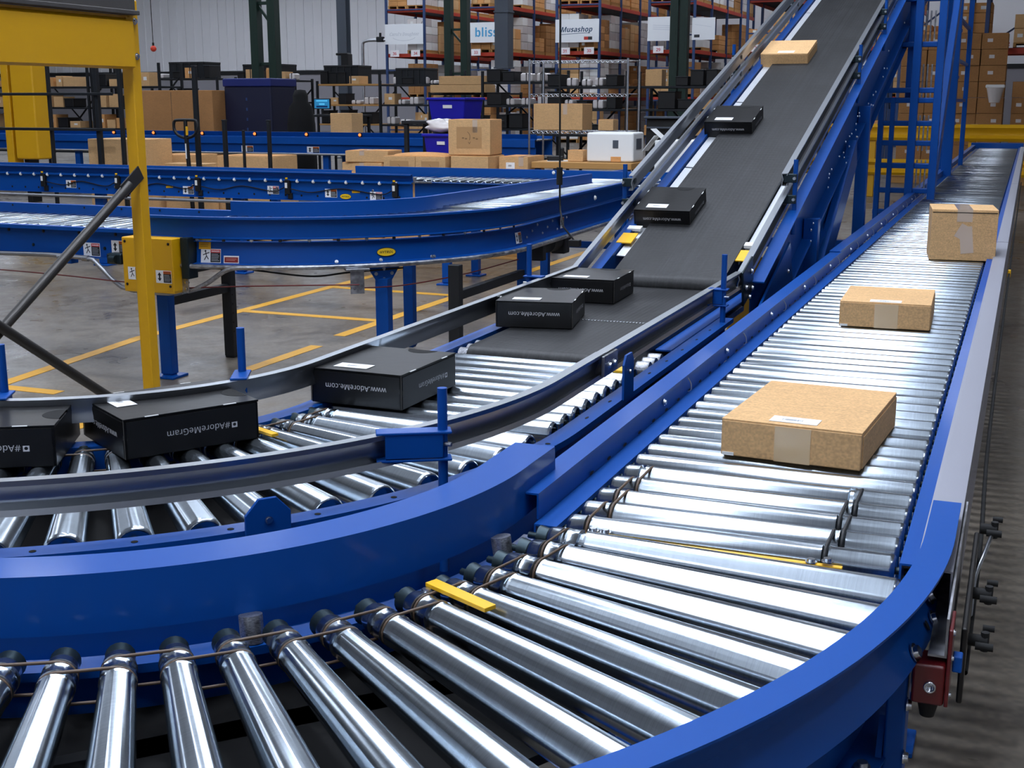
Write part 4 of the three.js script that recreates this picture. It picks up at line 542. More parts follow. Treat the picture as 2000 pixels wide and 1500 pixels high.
{ // third one far behind, with small orange indicator lamps
  const t = thing('roller_conveyor', 'far blue conveyor with small orange indicator lamps along its top', 'conveyor', [-13, 0, -17.6]);
  const x0 = -27, x1 = -6.6, zf = -17.35;
  part(t, 'side_frame', sweep(sheet([[zf - 0.02, 1.02], [zf - 0.05, 0.95], [zf + 0.045, 0.935], [zf + 0.045, 0.84], [zf, 0.825], [zf, 0.70], [zf + 0.04, 0.70]], 0.006), alongX(x0, x1)), M.blue, 'blue near side frame'); part(t, 'side_frame', sweep(sheet([[zf - 0.72, 0.70], [zf - 0.68, 0.70], [zf - 0.68, 0.98], [zf - 0.72, 0.98]], 0.006), alongX(x0, x1)), M.blue, 'blue far side frame');
  part(t, 'bottom_strip', rod([x0, 0.685, zf + 0.03], [x1, 0.685, zf + 0.03], 0.018, 8), M.galv); part(t, 'bed_plate', rbx(x1 - x0, 0.02, 0.64, (x0 + x1) / 2, 0.93, zf - 0.36, 0.004), M.galv);
  const glow = S({ color: col(0x402010), emissive: col(0xff7a38), emissiveIntensity: 2.2 });
  [-14.1, -13.3, -12.35, -11.36, -10.42, -9.48, -8.7].forEach(x => { part(t, 'indicator_housing', rbx(0.05, 0.10, 0.03, x, 0.968, zf - 0.02, 0.005), M.black); const l = part(t, 'indicator_lamp', new THREE.SphereGeometry(0.022, 12, 8).translate(x, 0.985, zf + 0.0), glow, 'small glowing orange lamp'); });
  for (const x of [-18, -14.9, -11.2, -10.1, -8.6]) { leg(t, x, zf - 0.06, 0.70, 0.10, 0.08); leg(t, x, zf - 0.66, 0.70, 0.10, 0.08); } for (const x of [-11.5, -10.3]) sticker(t, 'warning_sticker', 0.22, 0.10, [x, 0.75, zf + 0.0075], [0, 0, 0], P.warn); sticker(t, 'yellow_tag', 0.09, 0.05, [-13.7, 0.79, zf + 0.0075], [0, 0, 0], M.yellowTag);
}
// ================================================================ yellow portal frame at the left
{
  const x = -3.73, zA = -4.74, zB = -2.95, t = thing('yellow_portal', 'yellow steel portal with grey deck and crossed tube braces at the left', 'frame', [x, 0, (zA + zB) / 2]);
  part(t, 'post', rbx(0.058, 1.93, 0.058, x, 0.965, zA, 0.005), M.yellow, 'yellow square post'); part(t, 'post', rbx(0.078, 1.93, 0.078, x, 0.965, zB, 0.006), M.yellow, 'yellow square post'); for (const z of [zA, zB]) part(t, 'base_plate', rbx(0.16, 0.012, 0.16, x, 0.006, z, 0.002), M.yellow);
  part(t, 'beam', sweep(sheet([[x + 0.018, 1.640], [x + 0.030, 1.634], [x + 0.052, 1.645], [x + 0.052, 1.836], [x + 0.020, 1.852], [x + 0.020, 1.862]], 0.004), alongZ(zA + 0.035, zB)), M.yellow, 'deep yellow beam'); part(t, 'beam_end_plate', rbx(0.004, 0.22, 0.03, x + 0.034, 1.745, zA + 0.045, 0.001), M.yellow);
  for (const y of [1.69, 1.84]) bolt(t, [x + 0.0295, y, zA - 0.004], [1, 0, 0], M.chrome, 1.35);
  part(t, 'deck_edge', [rbx(0.16, 0.16, zB - zA - 0.0, x - 0.05, 1.945, (zA + zB) / 2 - 0.02, 0.01), rbx(0.06, 0.02, zB - zA, x + 0.035, 1.874, (zA + zB) / 2, 0.004)], M.deck, 'dark grey deck edge');
  const br = (a, b) => { const A = new V3(...a), B = new V3(...b), d = B.clone().sub(A); const at = k => A.clone().addScaledVector(d, k).toArray(); part(t, 'brace', [rod(at(0.10), at(0.97), 0.021, 16), beam(at(0), at(0.075), 0.006, 0.066), rod(at(0.05), at(0.115), 0.024, 14, 0.021)], M.brace, 'grey tube brace with flattened end'); };
  br([x + 0.03, 1.185, zA + 0.02], [x + 0.03, 0.12, zB - 0.05]); br([x + 0.075, 0.0, zA + 0.06], [x + 0.075, 1.18, zB - 0.02]);
}
// ================================================================ blue steel tower and ladder beside the incline
{
  const t = thing('support_tower', 'blue steel support tower with rungs between the incline and right conveyor', 'tower', [-0.8, 0, -10.5]);
  const zf = -9.0; const bar = (n, x, y0, y1, z, w, d) => part(t, n, rbx(w, y1 - y0, d, x, (y0 + y1) / 2, z, 0.004), M.blue);
  bar('post', -0.935, 0, 1.52, zf, 0.035, 0.05); bar('post', -0.862, 0, 1.52, zf, 0.03, 0.05); bar('post', -0.725, 0, 2.9, zf + 0.05, 0.05, 0.07); bar('post', -0.582, 0, 2.9, zf, 0.05, 0.06); bar('post', -0.775, 1.5, 3.1, zf - 0.05, 0.04, 0.05);
  bar('post', -0.66, 0, 3.3, -12, 0.085, 0.10); bar('post', -0.76, 0, 3.3, -12.6, 0.05, 0.08); bar('post', -0.636, 0, 3.3, -14, 0.045, 0.06);
  for (const y of [0.60, 0.76, 0.905, 1.07, 1.22, 1.35, 1.50, 1.565, 1.86, 2.15]) part(t, 'rung', rbx(y > 1.6 ? 0.26 : 0.40, 0.035, 0.045, y > 1.6 ? -0.70 : -0.755, y, zf, 0.006), M.blue);
  for (const y of [0.9, 1.3, 1.7, 2.1]) part(t, 'tie', rbx(0.16, 0.03, 0.03, -0.70, y, -12.2, 0.004), M.blue);
  for (const y of [1.5, 1.85, 2.2]) part(t, 'tie', rbx(0.03, 0.03, 1.9, -0.645, y, -13, 0.004), M.blue);
  // pale expanded-metal treads seen end-on behind the rungs
  for (let i = 0; i < 4; i++) for (let k = 0; k < 4; k++) { const y = [0.98, 1.28, 1.62, 1.97][i]; part(t, 'grating_bar', rbx(0.010, 0.24, 0.012, -0.704 + k * 0.028, y, zf - 0.25, 0.002), M.galv); }
  part(t, 'stringer', beam([-0.62, 0.3, -8.9], [-0.62, 2.8, -11.8], 0.05, 0.16), M.blue); part(t, 'gusset', plateX([[-9.05, 1.50], [-9.0, 1.66], [-8.92, 1.50]], -0.94, -0.925), M.dark);
}
// ================================================================ building columns, duct, hanging cord, pendant
function latticeColumn(label, xa, xb, z, h, w) { const t = thing('steel_column', label, 'column', [(xa + xb) / 2, 0, z]); for (const x of [xa, xb]) { part(t, 'chord', [rbx(w, h, w * 0.9, x, h / 2, z, 0.01), rbx(w * 0.25, h, w * 1.1, x + w * 0.4, h / 2, z, 0.005)], M.green); } for (let y = 0.7; y < h; y += 1.15) part(t, 'rung', rbx(xb - xa, 0.06, 0.06, (xa + xb) / 2, y + 0.35, z, 0.006), M.green); for (let y = 2.9; y < h; y += 2.3) part(t, 'brace', beam([xa, y + 0.5, z], [xb, y, z], 0.04, 0.05), M.green); part(t, 'base_plate', rbx(xb - xa + 0.4, 0.03, 0.4, (xa + xb) / 2, 0.015, z, 0.005), M.green); return t; }
latticeColumn('dark green twin column standing before the white wall', -14.27, -13.87, -22, 9.35, 0.18); latticeColumn('dark green twin column between the first two banners', -14.70, -14.22, -32, 9.35, 0.20); latticeColumn('dark green twin column just left of the incline', -5.82, -5.65, -22, 9.35, 0.145);
{ const t = thing('grey_column', 'slim grey column against the white wall', 'column', [-16.78, 0, -30]); part(t, 'flange', [rbx(0.26, 9.35, 0.03, -16.78, 4.675, -29.88, 0.004), rbx(0.26, 9.35, 0.03, -16.78, 4.675, -30.12, 0.004)], M.greyCol); part(t, 'web', rbx(0.03, 9.3, 0.22, -16.78, 4.66, -30, 0.004), M.greyCol); part(t, 'base_plate', rbx(0.5, 0.03, 0.5, -16.78, 0.015, -30, 0.004), M.greyCol); }
{ const t = thing('hanging_duct', 'grey square duct hanging from the ceiling in front of the racks', 'duct', [-9.82, 2.1, -24]); part(t, 'casing', rbx(0.29, 7.2, 0.29, -9.82, 5.72, -24, 0.01), M.greyCol); for (const y of [2.13, 3.2, 4.4]) part(t, 'flange', rbx(0.32, 0.03, 0.32, -9.82, y, -24, 0.004), M.greyCol); }
{ const t = thing('hanging_cable', 'thin black cable hanging from the ceiling in front of the chrome shelving', 'cable', [-2.52, 0.7, -7]); part(t, 'cord', tube([[-2.52, 9.35, -6.95], [-2.515, 4, -6.97], [-2.515, 1.2, -7.0], [-2.50, 0.86, -6.98], [-2.47, 0.78, -6.95], [-2.40, 0.70, -6.95]], 0.006, 80, 6), M.rubber); part(t, 'plug', rod([-2.516, 1.02, -7], [-2.516, 1.12, -7], 0.018, 10), M.rubber); part(t, 'socket', rbx(0.07, 0.04, 0.04, -2.40, 0.69, -6.95, 0.005), M.black); }
{ const t = thing('pendant_lamp', 'small red ball hanging on a thin cord before the white wall', 'pendant', [-12.17, 2.2, -16]); part(t, 'cord', rod([-12.17, 2.32, -16], [-12.20, 9.38, -16], 0.006, 6), M.darkSteel); part(t, 'ball', new THREE.SphereGeometry(0.045, 18, 12).translate(-12.17, 2.25, -16), S({ color: col(0xe0452e), roughness: 0.4 }), 'red ball'); part(t, 'hook', rod([-12.17, 2.29, -16], [-12.17, 2.335, -16], 0.016, 8), M.darkSteel); }
// black stanchions of a low fence behind the second conveyor
[[-9.71, 1.85, 0.035], [-9.08, 1.85, 0.05], [-8.78, 1.85, 0.04], [-7.85, 1.83, 0.045], [-7.52, 1.30, 0.04], [-7.30, 1.2, 0.026], [-7.0, 1.30, 0.035]].forEach(([x, h, w], i) => {
  const t = thing('fence_post', ['black fence post beside the thick yellow column', 'black fence post left of the yellow portal post', 'black fence post hidden partly by the yellow portal post', 'black fence post in front of the big brown carton', 'black fence post right of the big brown carton', 'thin short black fence post between taller ones', 'black fence post in front of the green twin column'][i], 'post', [x, 0, -10.95]);
  local(t, 'tube', rbx(w, h, w, 0, h / 2, 0, 0.006), M.mesh); local(t, 'foot_plate', rbx(w + 0.1, 0.012, w + 0.1, 0, 0.006, 0, 0.002), M.mesh); local(t, 'cap', rbx(w * 1.1, 0.012, w * 1.1, 0, h + 0.004, 0, 0.003), M.mesh);
});
[[1.565, 'upper'], [1.20, 'lower']].forEach(([y, n]) => { const m = solo('fence_rail', rbx(2.0, 0.03, 0.03, -9.85, y, -10.91, 0.005), M.mesh, `black ${n} fence rail crossing in front of the thick yellow column`, 'rail'); });
{ const t = thing('yellow_column', 'thick yellow column guard seen under the yellow beam', 'column', [-13.66, 0, -15]); part(t, 'guard', rbx(0.42, 2.6, 0.3, -13.66, 1.95, -15, 0.03), M.yellow); part(t, 'edge_guard', rbx(0.14, 2.6, 0.2, -14.02, 1.85, -15, 0.02), M.yellow); part(t, 'core', rbx(0.10, 8.0, 0.2, -13.9, 4.0, -15.2, 0.01), M.darkSteel); }
{ const t = thing('guard_barrier', 'yellow guard barrier beyond the end of the right conveyor', 'barrier', [-1.0, 0, -21]); part(t, 'rail', sweep(sheet([[-20.96, 0.885], [-20.93, 0.93], [-20.98, 0.98], [-20.98, 1.03], [-20.93, 1.09], [-20.97, 1.14]], 0.012), alongX(-4.2, 1.2)), M.yellow); part(t, 'rail', sweep(sheet([[-20.96, 0.35], [-20.93, 0.39], [-20.98, 0.44], [-20.98, 0.50], [-20.93, 0.55], [-20.97, 0.60]], 0.012), alongX(-4.2, 1.2)), M.yellow); for (const x of [-4.0, -2.3, -0.8, 1.0]) part(t, 'post', rbx(0.12, 1.14, 0.12, x, 0.57, -21.05, 0.01), M.yellow); }
// ================================================================ goods and furniture in the middle distance
function plainCarton(label, x0, x1, y0, y1, z, d, o = {}) { // front face at z, going back d
  const W = x1 - x0, Hh = y1 - y0, t = thing('brown_carton', label, 'carton', [(x0 + x1) / 2, y0, z - d / 2], (o.ry || 0) * PI / 180, o.group);
  local(t, 'body', rbx(W, Hh, d, 0, Hh / 2, 0, 0.006), o.mat || M.card); if (o.lid !== false) local(t, 'flap', [rbx(W * 0.99, 0.004, d * 0.49, 0, Hh + 0.002, d * 0.249, 0.002), rbx(W * 0.99, 0.004, d * 0.49, 0, Hh + 0.002, -d * 0.249, 0.002)], M.cardPale);
  if (o.tape) local(t, 'tape', [printQuad(0.05, Math.min(0.12, Hh * 0.4), [o.tape === true ? 0 : o.tape, Hh - Math.min(0.12, Hh * 0.4) / 2, d / 2 + 0.001]), printQuad(0.05, d, [o.tape === true ? 0 : o.tape, Hh + 0.005, 0], [-PI / 2, 0, 0])], M.tapeClear);
  if (o.label) local(t, 'paper_label', printQuad(0.09, 0.06, [W * o.label, Hh * 0.62, d / 2 + 0.001]), P.label);
  if (o.mark) local(t, 'printed_mark', printQuad(W * 0.6, Hh * 0.6, [0, Hh / 2, d / 2 + 0.001]), markMat); return t;
}
const markMat = decalMat(256, 256, (x, w, h) => { x.fillStyle = '#b98f5f'; x.fillRect(0, 0, w, h); x.strokeStyle = '#6d5233'; x.lineWidth = 5; x.beginPath(); x.moveTo(110, 60); x.quadraticCurveTo(150, 90, 132, 160); x.stroke(); for (const [a, b] of [[60, 130], [90, 138], [170, 128], [200, 140]]) { x.strokeRect(a, b, 14, 10); } x.beginPath(); x.moveTo(120, 180); x.lineTo(132, 205); x.lineTo(142, 178); x.stroke(); });
// pallet of cartons behind the second conveyor
{ const t = thing('pallet', 'wooden pallet under the pile of cartons behind the second conveyor', 'pallet', [-5.45, 0, -11.7]); for (let i = 0; i < 7; i++) local(t, 'deck_board', rbx(2.1, 0.022, 0.10, 0, 0.135, -0.42 + i * 0.14, 0.003), M.wood); for (const z of [-0.4, 0, 0.4]) local(t, 'stringer', rbx(2.1, 0.09, 0.06, 0, 0.078, z, 0.003), M.wood); for (const z of [-0.4, 0, 0.4]) local(t, 'bottom_board', rbx(2.1, 0.03, 0.09, 0, 0.016, z, 0.003), M.wood); }
const HID = ['far left', 'centre left', 'centre right', 'far right'];
const under = 'lower cartons on the pallet behind the second conveyor';
for (const [x0, x1] of [[-6.45, -5.96], [-5.93, -5.44], [-5.42, -4.93], [-4.91, -4.42]]) for (const y of [0.147, 0.45]) plainCarton(`brown carton low in the pile behind the second conveyor, ${y > 0.4 ? 'second' : 'bottom'} layer, ${HID[Math.round((x0 + 6.45) / 0.51)]}`, x0, x1, y, y + (y > 0.4 ? 0.30 : 0.30), -11.32, 0.5, { group: under, lid: false });
plainCarton('broad flat brown carton at the left end of the pile', -6.44, -5.99, 0.752, 0.886, -11.4, 0.42, { tape: true }); plainCarton('thin brown carton lying on the left end of the pile', -6.41, -5.95, 0.893, 1.003, -11.4, 0.40, { tape: -0.05, ry: 6 });
plainCarton('brown carton with bulging top, left of two side by side', -5.875, -5.530, 0.752, 0.965, -11.22, 0.45, { mark: 1 }); plainCarton('brown carton with bulging top, right of two side by side', -5.526, -5.206, 0.752, 0.965, -11.22, 0.45, { mark: 1 });
{ const s = new THREE.SphereGeometry(0.33, 24, 10, 0, PI * 2, 0, PI / 2); s.scale(1, 0.10, 0.62); solo('padded_sheet', boxUV(s.translate(-5.53, 0.968, -11.45)), M.cardPale, 'domed pale cardboard sheet bulging over two cartons', 'cardboard sheet'); }
plainCarton('cube-shaped brown carton perched on top of the pile', -5.225, -4.800, 0.985, 1.318, -11.32, 0.38, { mark: 1, tape: 0.06, ry: 5 }); plainCarton('brown carton directly under the cube-shaped carton', -5.165, -4.775, 0.752, 0.975, -11.26, 0.42, {}); plainCarton('brown carton with a white label at the right end of the pile', -4.74, -4.44, 0.752, 0.968, -11.45, 0.45, { label: -0.1, tape: 0.08 });
// totes and a plastic bag
function tote(label, x, y, z, w, h, d, ry = 0) { const t = thing('blue_tote', label, 'tote', [x, y, z], ry * PI / 180); const s = new THREE.Shape(); local(t, 'shell', (() => { const g = rbx(w, h, d, 0, h / 2, 0, 0.02), p = g.attributes.position; for (let i = 0; i < p.count; i++) { const k = 0.88 + 0.12 * p.getY(i) / h; p.setX(i, p.getX(i) * k); p.setZ(i, p.getZ(i) * k); } g.computeVertexNormals(); return g; })(), M.tote); local(t, 'rim', [rbx(w + 0.03, 0.03, 0.03, 0, h - 0.012, d / 2, 0.008), rbx(w + 0.03, 0.03, 0.03, 0, h - 0.012, -d / 2, 0.008), rbx(0.03, 0.03, d, w / 2, h - 0.012, 0, 0.008), rbx(0.03, 0.03, d, -w / 2, h - 0.012, 0, 0.008)], M.tote); local(t, 'inside', bx(w * 0.92, 0.004, d * 0.9, 0, h + 0.001, 0), M.hole); local(t, 'white_print', printQuad(w * 0.25, h * 0.14, [0.02, h * 0.62, d / 2 * 0.97 + 0.003], [0.06, 0, 0]), M.white); return t; }
{ const t = thing('work_table', 'dark table carrying the lower blue tote behind the pile', 'table', [-5.9, 0, -12.35]); local(t, 'top', rbx(1.3, 0.04, 0.6, 0, 0.90, 0, 0.006), M.dark); for (const x of [-0.6, 0.6]) for (const z of [-0.26, 0.26]) local(t, 'leg', rbx(0.05, 0.88, 0.05, x, 0.44, z, 0.004), M.dark); }
tote('bright blue tote in front, under the crumpled plastic bag', -5.66, 0.92, -12.3, 0.36, 0.24, 0.5);
{ const g = new THREE.SphereGeometry(1, 26, 16), p = g.attributes.position; seed = 31; const f = noiseField(1, 7, 77); for (let i = 0; i < p.count; i++) { const u = Math.atan2(p.getZ(i), p.getX(i)) / (2 * PI) + .5, v = Math.acos(Math.max(-1, Math.min(1, p.getY(i)))) / PI, k = 0.80 + 0.42 * f((u * 2) % 1, v); p.setXYZ(i, p.getX(i) * k * 0.19, p.getY(i) * k * 0.075, p.getZ(i) * k * 0.15); } g.computeVertexNormals(); solo('plastic_bag', boxUV(g.translate(-5.68, 1.235, -12.2)), M.wrap, 'crumpled grey plastic bag lying on the front blue tote', 'bag'); }
{ const t = thing('work_table', 'dark table carrying the darker blue tote further back', 'table', [-6.5, 0, -14.25]); local(t, 'top', rbx(1.1, 0.04, 0.6, 0, 1.24, 0, 0.006), M.dark); for (const x of [-0.5, 0.5]) for (const z of [-0.26, 0.26]) local(t, 'leg', rbx(0.05, 1.22, 0.05, x, 0.61, z, 0.004), M.dark); }
tote('darker blue tote standing higher behind the plastic bag', -6.46, 1.26, -14.25, 0.52, 0.27, 0.45, -8);
// white printer-like case on a wooden board
{ const t = thing('work_table', 'low table with a raw wooden top left of the incline', 'table', [-3.92, 0, -11.8]); local(t, 'top', rbx(1.0, 0.06, 0.62, 0, 0.895, 0, 0.006), M.wood, 'pale wooden top'); for (const x of [-0.45, 0.45]) for (const z of [-0.26, 0.26]) local(t, 'leg', rbx(0.05, 0.865, 0.05, x, 0.4325, z, 0.004), M.blue); }
{ const t = thing('white_machine', 'white boxy machine with a dark panel on the wooden table', 'machine', [-3.68, 0.925, -11.82], 2 * PI / 180); local(t, 'housing', rbx(0.46, 0.275, 0.40, 0, 0.14, 0, 0.02), M.white); local(t, 'front_panel', rbx(0.055, 0.075, 0.006, 0.055, 0.17, 0.20, 0.002), M.greyCol, 'dark square panel'); local(t, 'paper_slot', rbx(0.10, 0.05, 0.006, 0.06, 0.03, 0.20, 0.002), M.cardPale); local(t, 'side_vent', rbx(0.006, 0.10, 0.2, 0.23, 0.17, 0, 0.002), M.greyCol); }
plainCarton('small brown carton beside the white machine on the wooden table', -4.11, -3.955, 0.926, 1.03, -11.66, 0.16, {}); { const t = thing('tape_gun', 'black hand tool lying left of the small carton on the wooden table', 'tool', [-4.25, 0.926, -11.7], 0.4); local(t, 'body', rbx(0.16, 0.05, 0.06, 0, 0.026, 0, 0.012), M.black); local(t, 'handle', rbx(0.05, 0.11, 0.045, 0.06, 0.075, 0, 0.012), M.black); local(t, 'paper', bx(0.22, 0.002, 0.18, 0.03, 0.001, 0.0), M.white); }
// chrome wire shelving
function wireShelf(label, x0, x1, z, d, ys, h, mat = M.chrome) { const w = x1 - x0, t = thing('wire_shelving', label, 'shelving', [(x0 + x1) / 2, 0, z]); for (const x of [-w / 2, w / 2]) for (const q of [-d / 2, d / 2]) local(t, 'post', rod([x, 0.0, q], [x, h, q], 0.0125, 10), mat); for (const y of ys) { const g = [rod([-w / 2, y, d / 2], [w / 2, y, d / 2], 0.004, 6), rod([-w / 2, y - 0.03, d / 2], [w / 2, y - 0.03, d / 2], 0.004, 6), rod([-w / 2, y, -d / 2], [w / 2, y, -d / 2], 0.004, 6), rod([-w / 2, y, d / 2], [-w / 2, y, -d / 2], 0.004, 6), rod([w / 2, y, d / 2], [w / 2, y, -d / 2], 0.004, 6)]; const n = Math.round(w / 0.06); for (let i = 0; i < n; i++) { const a = -w / 2 + w * i / n; g.push(rod([a, y - 0.03, d / 2], [a + w / n * 0.5, y, d / 2], 0.0055, 5), rod([a + w / n * 0.5, y, d / 2], [a + w / n, y - 0.03, d / 2], 0.0035, 5), rod([a, y, d / 2], [a, y, -d / 2], 0.0025, 5)); } tag(local(t, 'wire_shelf', g, mat), null, null, null, 'stuff'); } return t; }
wireShelf('chrome wire shelving holding one large taped carton', -5.40, -4.22, -14.2, 0.46, [0.35, 1.155, 1.57, 1.94], 1.96);
plainCarton('large brown carton with pale tape on the chrome shelving', -5.36, -4.76, 1.165, 1.46, -14.0, 0.36, { tape: 0.09 }); plainCarton('small brown carton right of the large taped carton on chrome shelving', -4.57, -4.39, 1.165, 1.285, -14.0, 0.2, {});
// pallet truck handle and big cartons
{ const t = thing('pallet_truck', 'black pallet truck with a loop handle behind the second conveyor', 'pallet truck', [-7.88, 0, -10.8]); local(t, 'handle_loop', tube([[-0.02, 1.13, 0], [-0.10, 1.16, 0], [-0.14, 1.22, 0], [-0.135, 1.285, 0], [-0.10, 1.305, 0], [0.10, 1.305, 0], [0.135, 1.285, 0], [0.14, 1.22, 0], [0.10, 1.16, 0], [0.02, 1.13, 0]], 0.015, 60, 8, true), M.black); local(t, 'shaft', [rod([0, 0.35, -0.05], [0, 1.16, 0], 0.022, 12), rod([0, 1.12, 0], [0, 1.305, 0], 0.02, 10)], M.black); local(t, 'lever', rbx(0.02, 0.09, 0.02, 0.02, 1.2, 0.01, 0.004), M.yellow); local(t, 'white_print', printQuad(0.014, 0.15, [0, 1.0, 0.016]), M.white); local(t, 'fork', [rbx(0.16, 0.06, 1.1, -0.19, 0.09, -0.6, 0.01), rbx(0.16, 0.06, 1.1, 0.19, 0.09, -0.6, 0.01), rbx(0.52, 0.2, 0.1, 0, 0.14, -0.06, 0.02)], M.red); for (const x of [-0.09, 0.09]) local(t, 'wheel', rod([x - 0.025, 0.09, 0.02], [x + 0.025, 0.09, 0.02], 0.09, 18), M.rubber); }
plainCarton('upright brown carton behind the two black posts left of the yellow post', -9.33, -8.62, 0.012, 1.10, -11.05, 0.5, { lid: false });
plainCarton('wide low brown carton behind the pallet truck', -8.90, -8.42, 0.012, 0.915, -11.6, 0.5, { label: -0.45 }); plainCarton('low brown carton right of the pallet truck behind the fence posts', -8.15, -7.45, 0.012, 0.915, -11.7, 0.5, {}); plainCarton('flat brown carton in front of two wider cartons behind the fence', -8.55, -8.05, 0.012, 0.845, -11.3, 0.25, { lid: false });
{ const t = thing('gaylord_box', 'huge brown bulk carton behind the far conveyor', 'carton', [-13.76, 0, -19.2]); local(t, 'body', rbx(1.47, 1.66, 1.1, 0, 0.84, 0, 0.01), M.cardDark); local(t, 'panel_seam', rbx(0.006, 1.6, 0.004, -0.12, 0.84, 0.551, 0.001), M.boxEdge); local(t, 'base', rbx(1.5, 0.06, 1.15, 0, 0.03, 0, 0.01), M.wood); }
plainCarton('brown carton standing on the far conveyor', -10.10, -9.72, 0.985, 1.305, -17.55, 0.36, { lid: false });
{ const t = thing('pallet_jack_cart', 'dark blue tall cart beside the huge bulk carton', 'cart', [-12.55, 0, -19.4]); local(t, 'body', rbx(0.95, 1.68, 0.8, 0, 0.90, 0, 0.03), S({ color: col(0x0b1030), roughness: 0.6 })); local(t, 'lid', rbx(0.98, 0.14, 0.84, 0, 1.80, 0, 0.02), S({ color: col(0x15246a), roughness: 0.5 })); for (const x of [-0.4, 0.4]) for (const z of [-0.3, 0.3]) local(t, 'caster', rod([x - 0.02, 0.05, z], [x + 0.02, 0.05, z], 0.05, 12), M.rubber); for (let k = 0; k < 7; k++) local(t, 'side_slot', bx(0.03, 0.05, 0.004), M.rackBlue, [-0.02, 0.5 + k * 0.17, 0.402]); }
// dark shelving bays with things on them
const darkCol = [M.dark, M.mesh, M.black];
function shelfBay(label, x0, x1, z, d, ys, h, wood = false) { const w = x1 - x0, t = thing('storage_shelving', label, 'shelving', [(x0 + x1) / 2, 0, z - d / 2]); for (const x of [-w / 2, w / 2]) for (const q of [-d / 2, d / 2]) local(t, 'post', rbx(0.045, h, 0.045, x, h / 2, q, 0.004), M.mesh); for (const y of ys) local(t, 'shelf', rbx(w, 0.035, d, 0, y, 0, 0.004), wood ? M.wood : M.mesh); local(t, 'brace', [beam([-w / 2, 0.3, -d / 2], [w / 2, h - 0.2, -d / 2], 0.02, 0.03), beam([w / 2, 0.3, -d / 2], [-w / 2, h - 0.2, -d / 2], 0.02, 0.03)], M.mesh); return t; }
const ORD = ['first', 'second', 'third', 'fourth', 'fifth', 'sixth', 'seventh', 'eighth', 'ninth', 'tenth', 'eleventh', 'twelfth'];
function goodsOn(where, group, x0, x1, z, d, ys, mix, s0) { // individual small things along the shelves
  seed = s0; ys.forEach((y, li) => { let x = x0 + 0.06, cnt = 0; const lv = ['lower', 'middle', 'upper', 'top'][li + 3 - ys.length + (ys.length < 3 ? 0 : 0)] || 'top'; while (x < x1 - 0.2) { const w = rr(0.15, 0.32), h = rr(0.12, 0.27), q = rnd(); if (x + w > x1 - 0.04) break; if (rnd() < 0.1) { x += w; continue; } const pl = `${ORD[cnt++]} from left, ${lv} shelf, ${where}`;
    if (q < mix) { const t = thing('small_carton', `small brown carton ${pl}`, 'carton', [x + w / 2, y + 0.018, z - d * 0.3], rr(-0.1, 0.1), group + ' cartons'); local(t, 'body', rbx(w * 0.9, h, d * 0.5, 0, h / 2, 0, 0.004), rnd() < 0.3 ? M.cardPale : M.card); if (rnd() < 0.5) local(t, 'paper_label', printQuad(w * 0.3, h * 0.25, [0.02, h * 0.55, d * 0.25 + 0.001]), M.white); }
    else if (q < mix + 0.45) { const t = thing('black_bin', `black plastic bin ${pl}`, 'bin', [x + w / 2, y + 0.018, z - d * 0.3], 0, group + ' bins'); local(t, 'shell', rbx(w * 0.95, h * 1.05, d * 0.55, 0, h * 0.525, 0, 0.015), M.black); local(t, 'lip', rbx(w * 0.98, 0.02, d * 0.58, 0, h * 1.04, 0, 0.006), M.mesh); }
    else { const t = thing('wrapped_bundle', `pale wrapped bundle ${pl}`, 'bundle', [x + w / 2, y + 0.018, z - d * 0.3], rr(-0.2, 0.2), group + ' bundles'); local(t, 'body', rbx(w * 0.7, h * 0.6, d * 0.4, 0, h * 0.3, 0, 0.03), M.wrap); local(t, 'band', rbx(0.03, h * 0.61, d * 0.405, 0, h * 0.302, 0, 0.01), M.boxEdge); }
    x += w + 0.025; } });
}
const bays = [ // x0, x1, z, levels, height, where, share of cartons
  [-20.9, -19.3, -20.5, [0.5, 0.95, 1.35, 1.75], 2.2, 'bay left of thick yellow column', 0.75], [-18.9, -17.2, -20.5, [0.5, 0.95, 1.35, 1.75], 2.2, 'bay right of thick yellow column', 0.7], [-17.1, -15.5, -20.5, [0.5, 0.95, 1.35, 1.75], 2.2, 'bay just left of yellow post', 0.55],
  [-17.9, -16.2, -23.4, [0.5, 1.0, 1.45, 1.95], 2.0, 'bay above huge bulk carton', 0.3], [-15.9, -14.4, -23.6, [0.5, 1.0, 1.45, 1.9], 1.95, 'bay left of green twin column', 0.25], [-14.1, -12.6, -24.0, [0.5, 1.0, 1.4, 1.82], 1.9, 'bay right of green twin column', 0.22], [-12.4, -10.8, -23.6, [0.5, 1.0, 1.4, 1.80], 2.1, 'bay under slim grey column', 0.28], [-10.7, -9.1, -22.4, [0.5, 1.0, 1.4, 1.62], 1.65, 'bay below two long cartons', 0.12], [-9.0, -7.4, -21, [0.5, 1.0, 1.4, 1.8], 2.0, 'bay left of hanging duct', 0.2], [-7.3, -5.9, -19.5, [0.5, 0.95, 1.35, 1.7], 1.95, 'bay behind chrome shelving', 0.3], [-5.7, -4.3, -19.5, [0.5, 0.95, 1.35, 1.7], 1.9, 'bay left of incline', 0.35], [-4.2, -2.9, -19.5, [0.5, 0.95, 1.35], 1.5, 'low bay behind incline', 0.4],
];
bays.forEach(([x0, x1, z, ys, h, where, mix], i) => { shelfBay(`dark steel shelving unit, the ${where}`, x0, x1, z, 0.7, ys, h, i === 5); goodsOn(where, 'goods ' + where, x0, x1, z, 0.7, ys.slice(1), mix, 200 + i); });
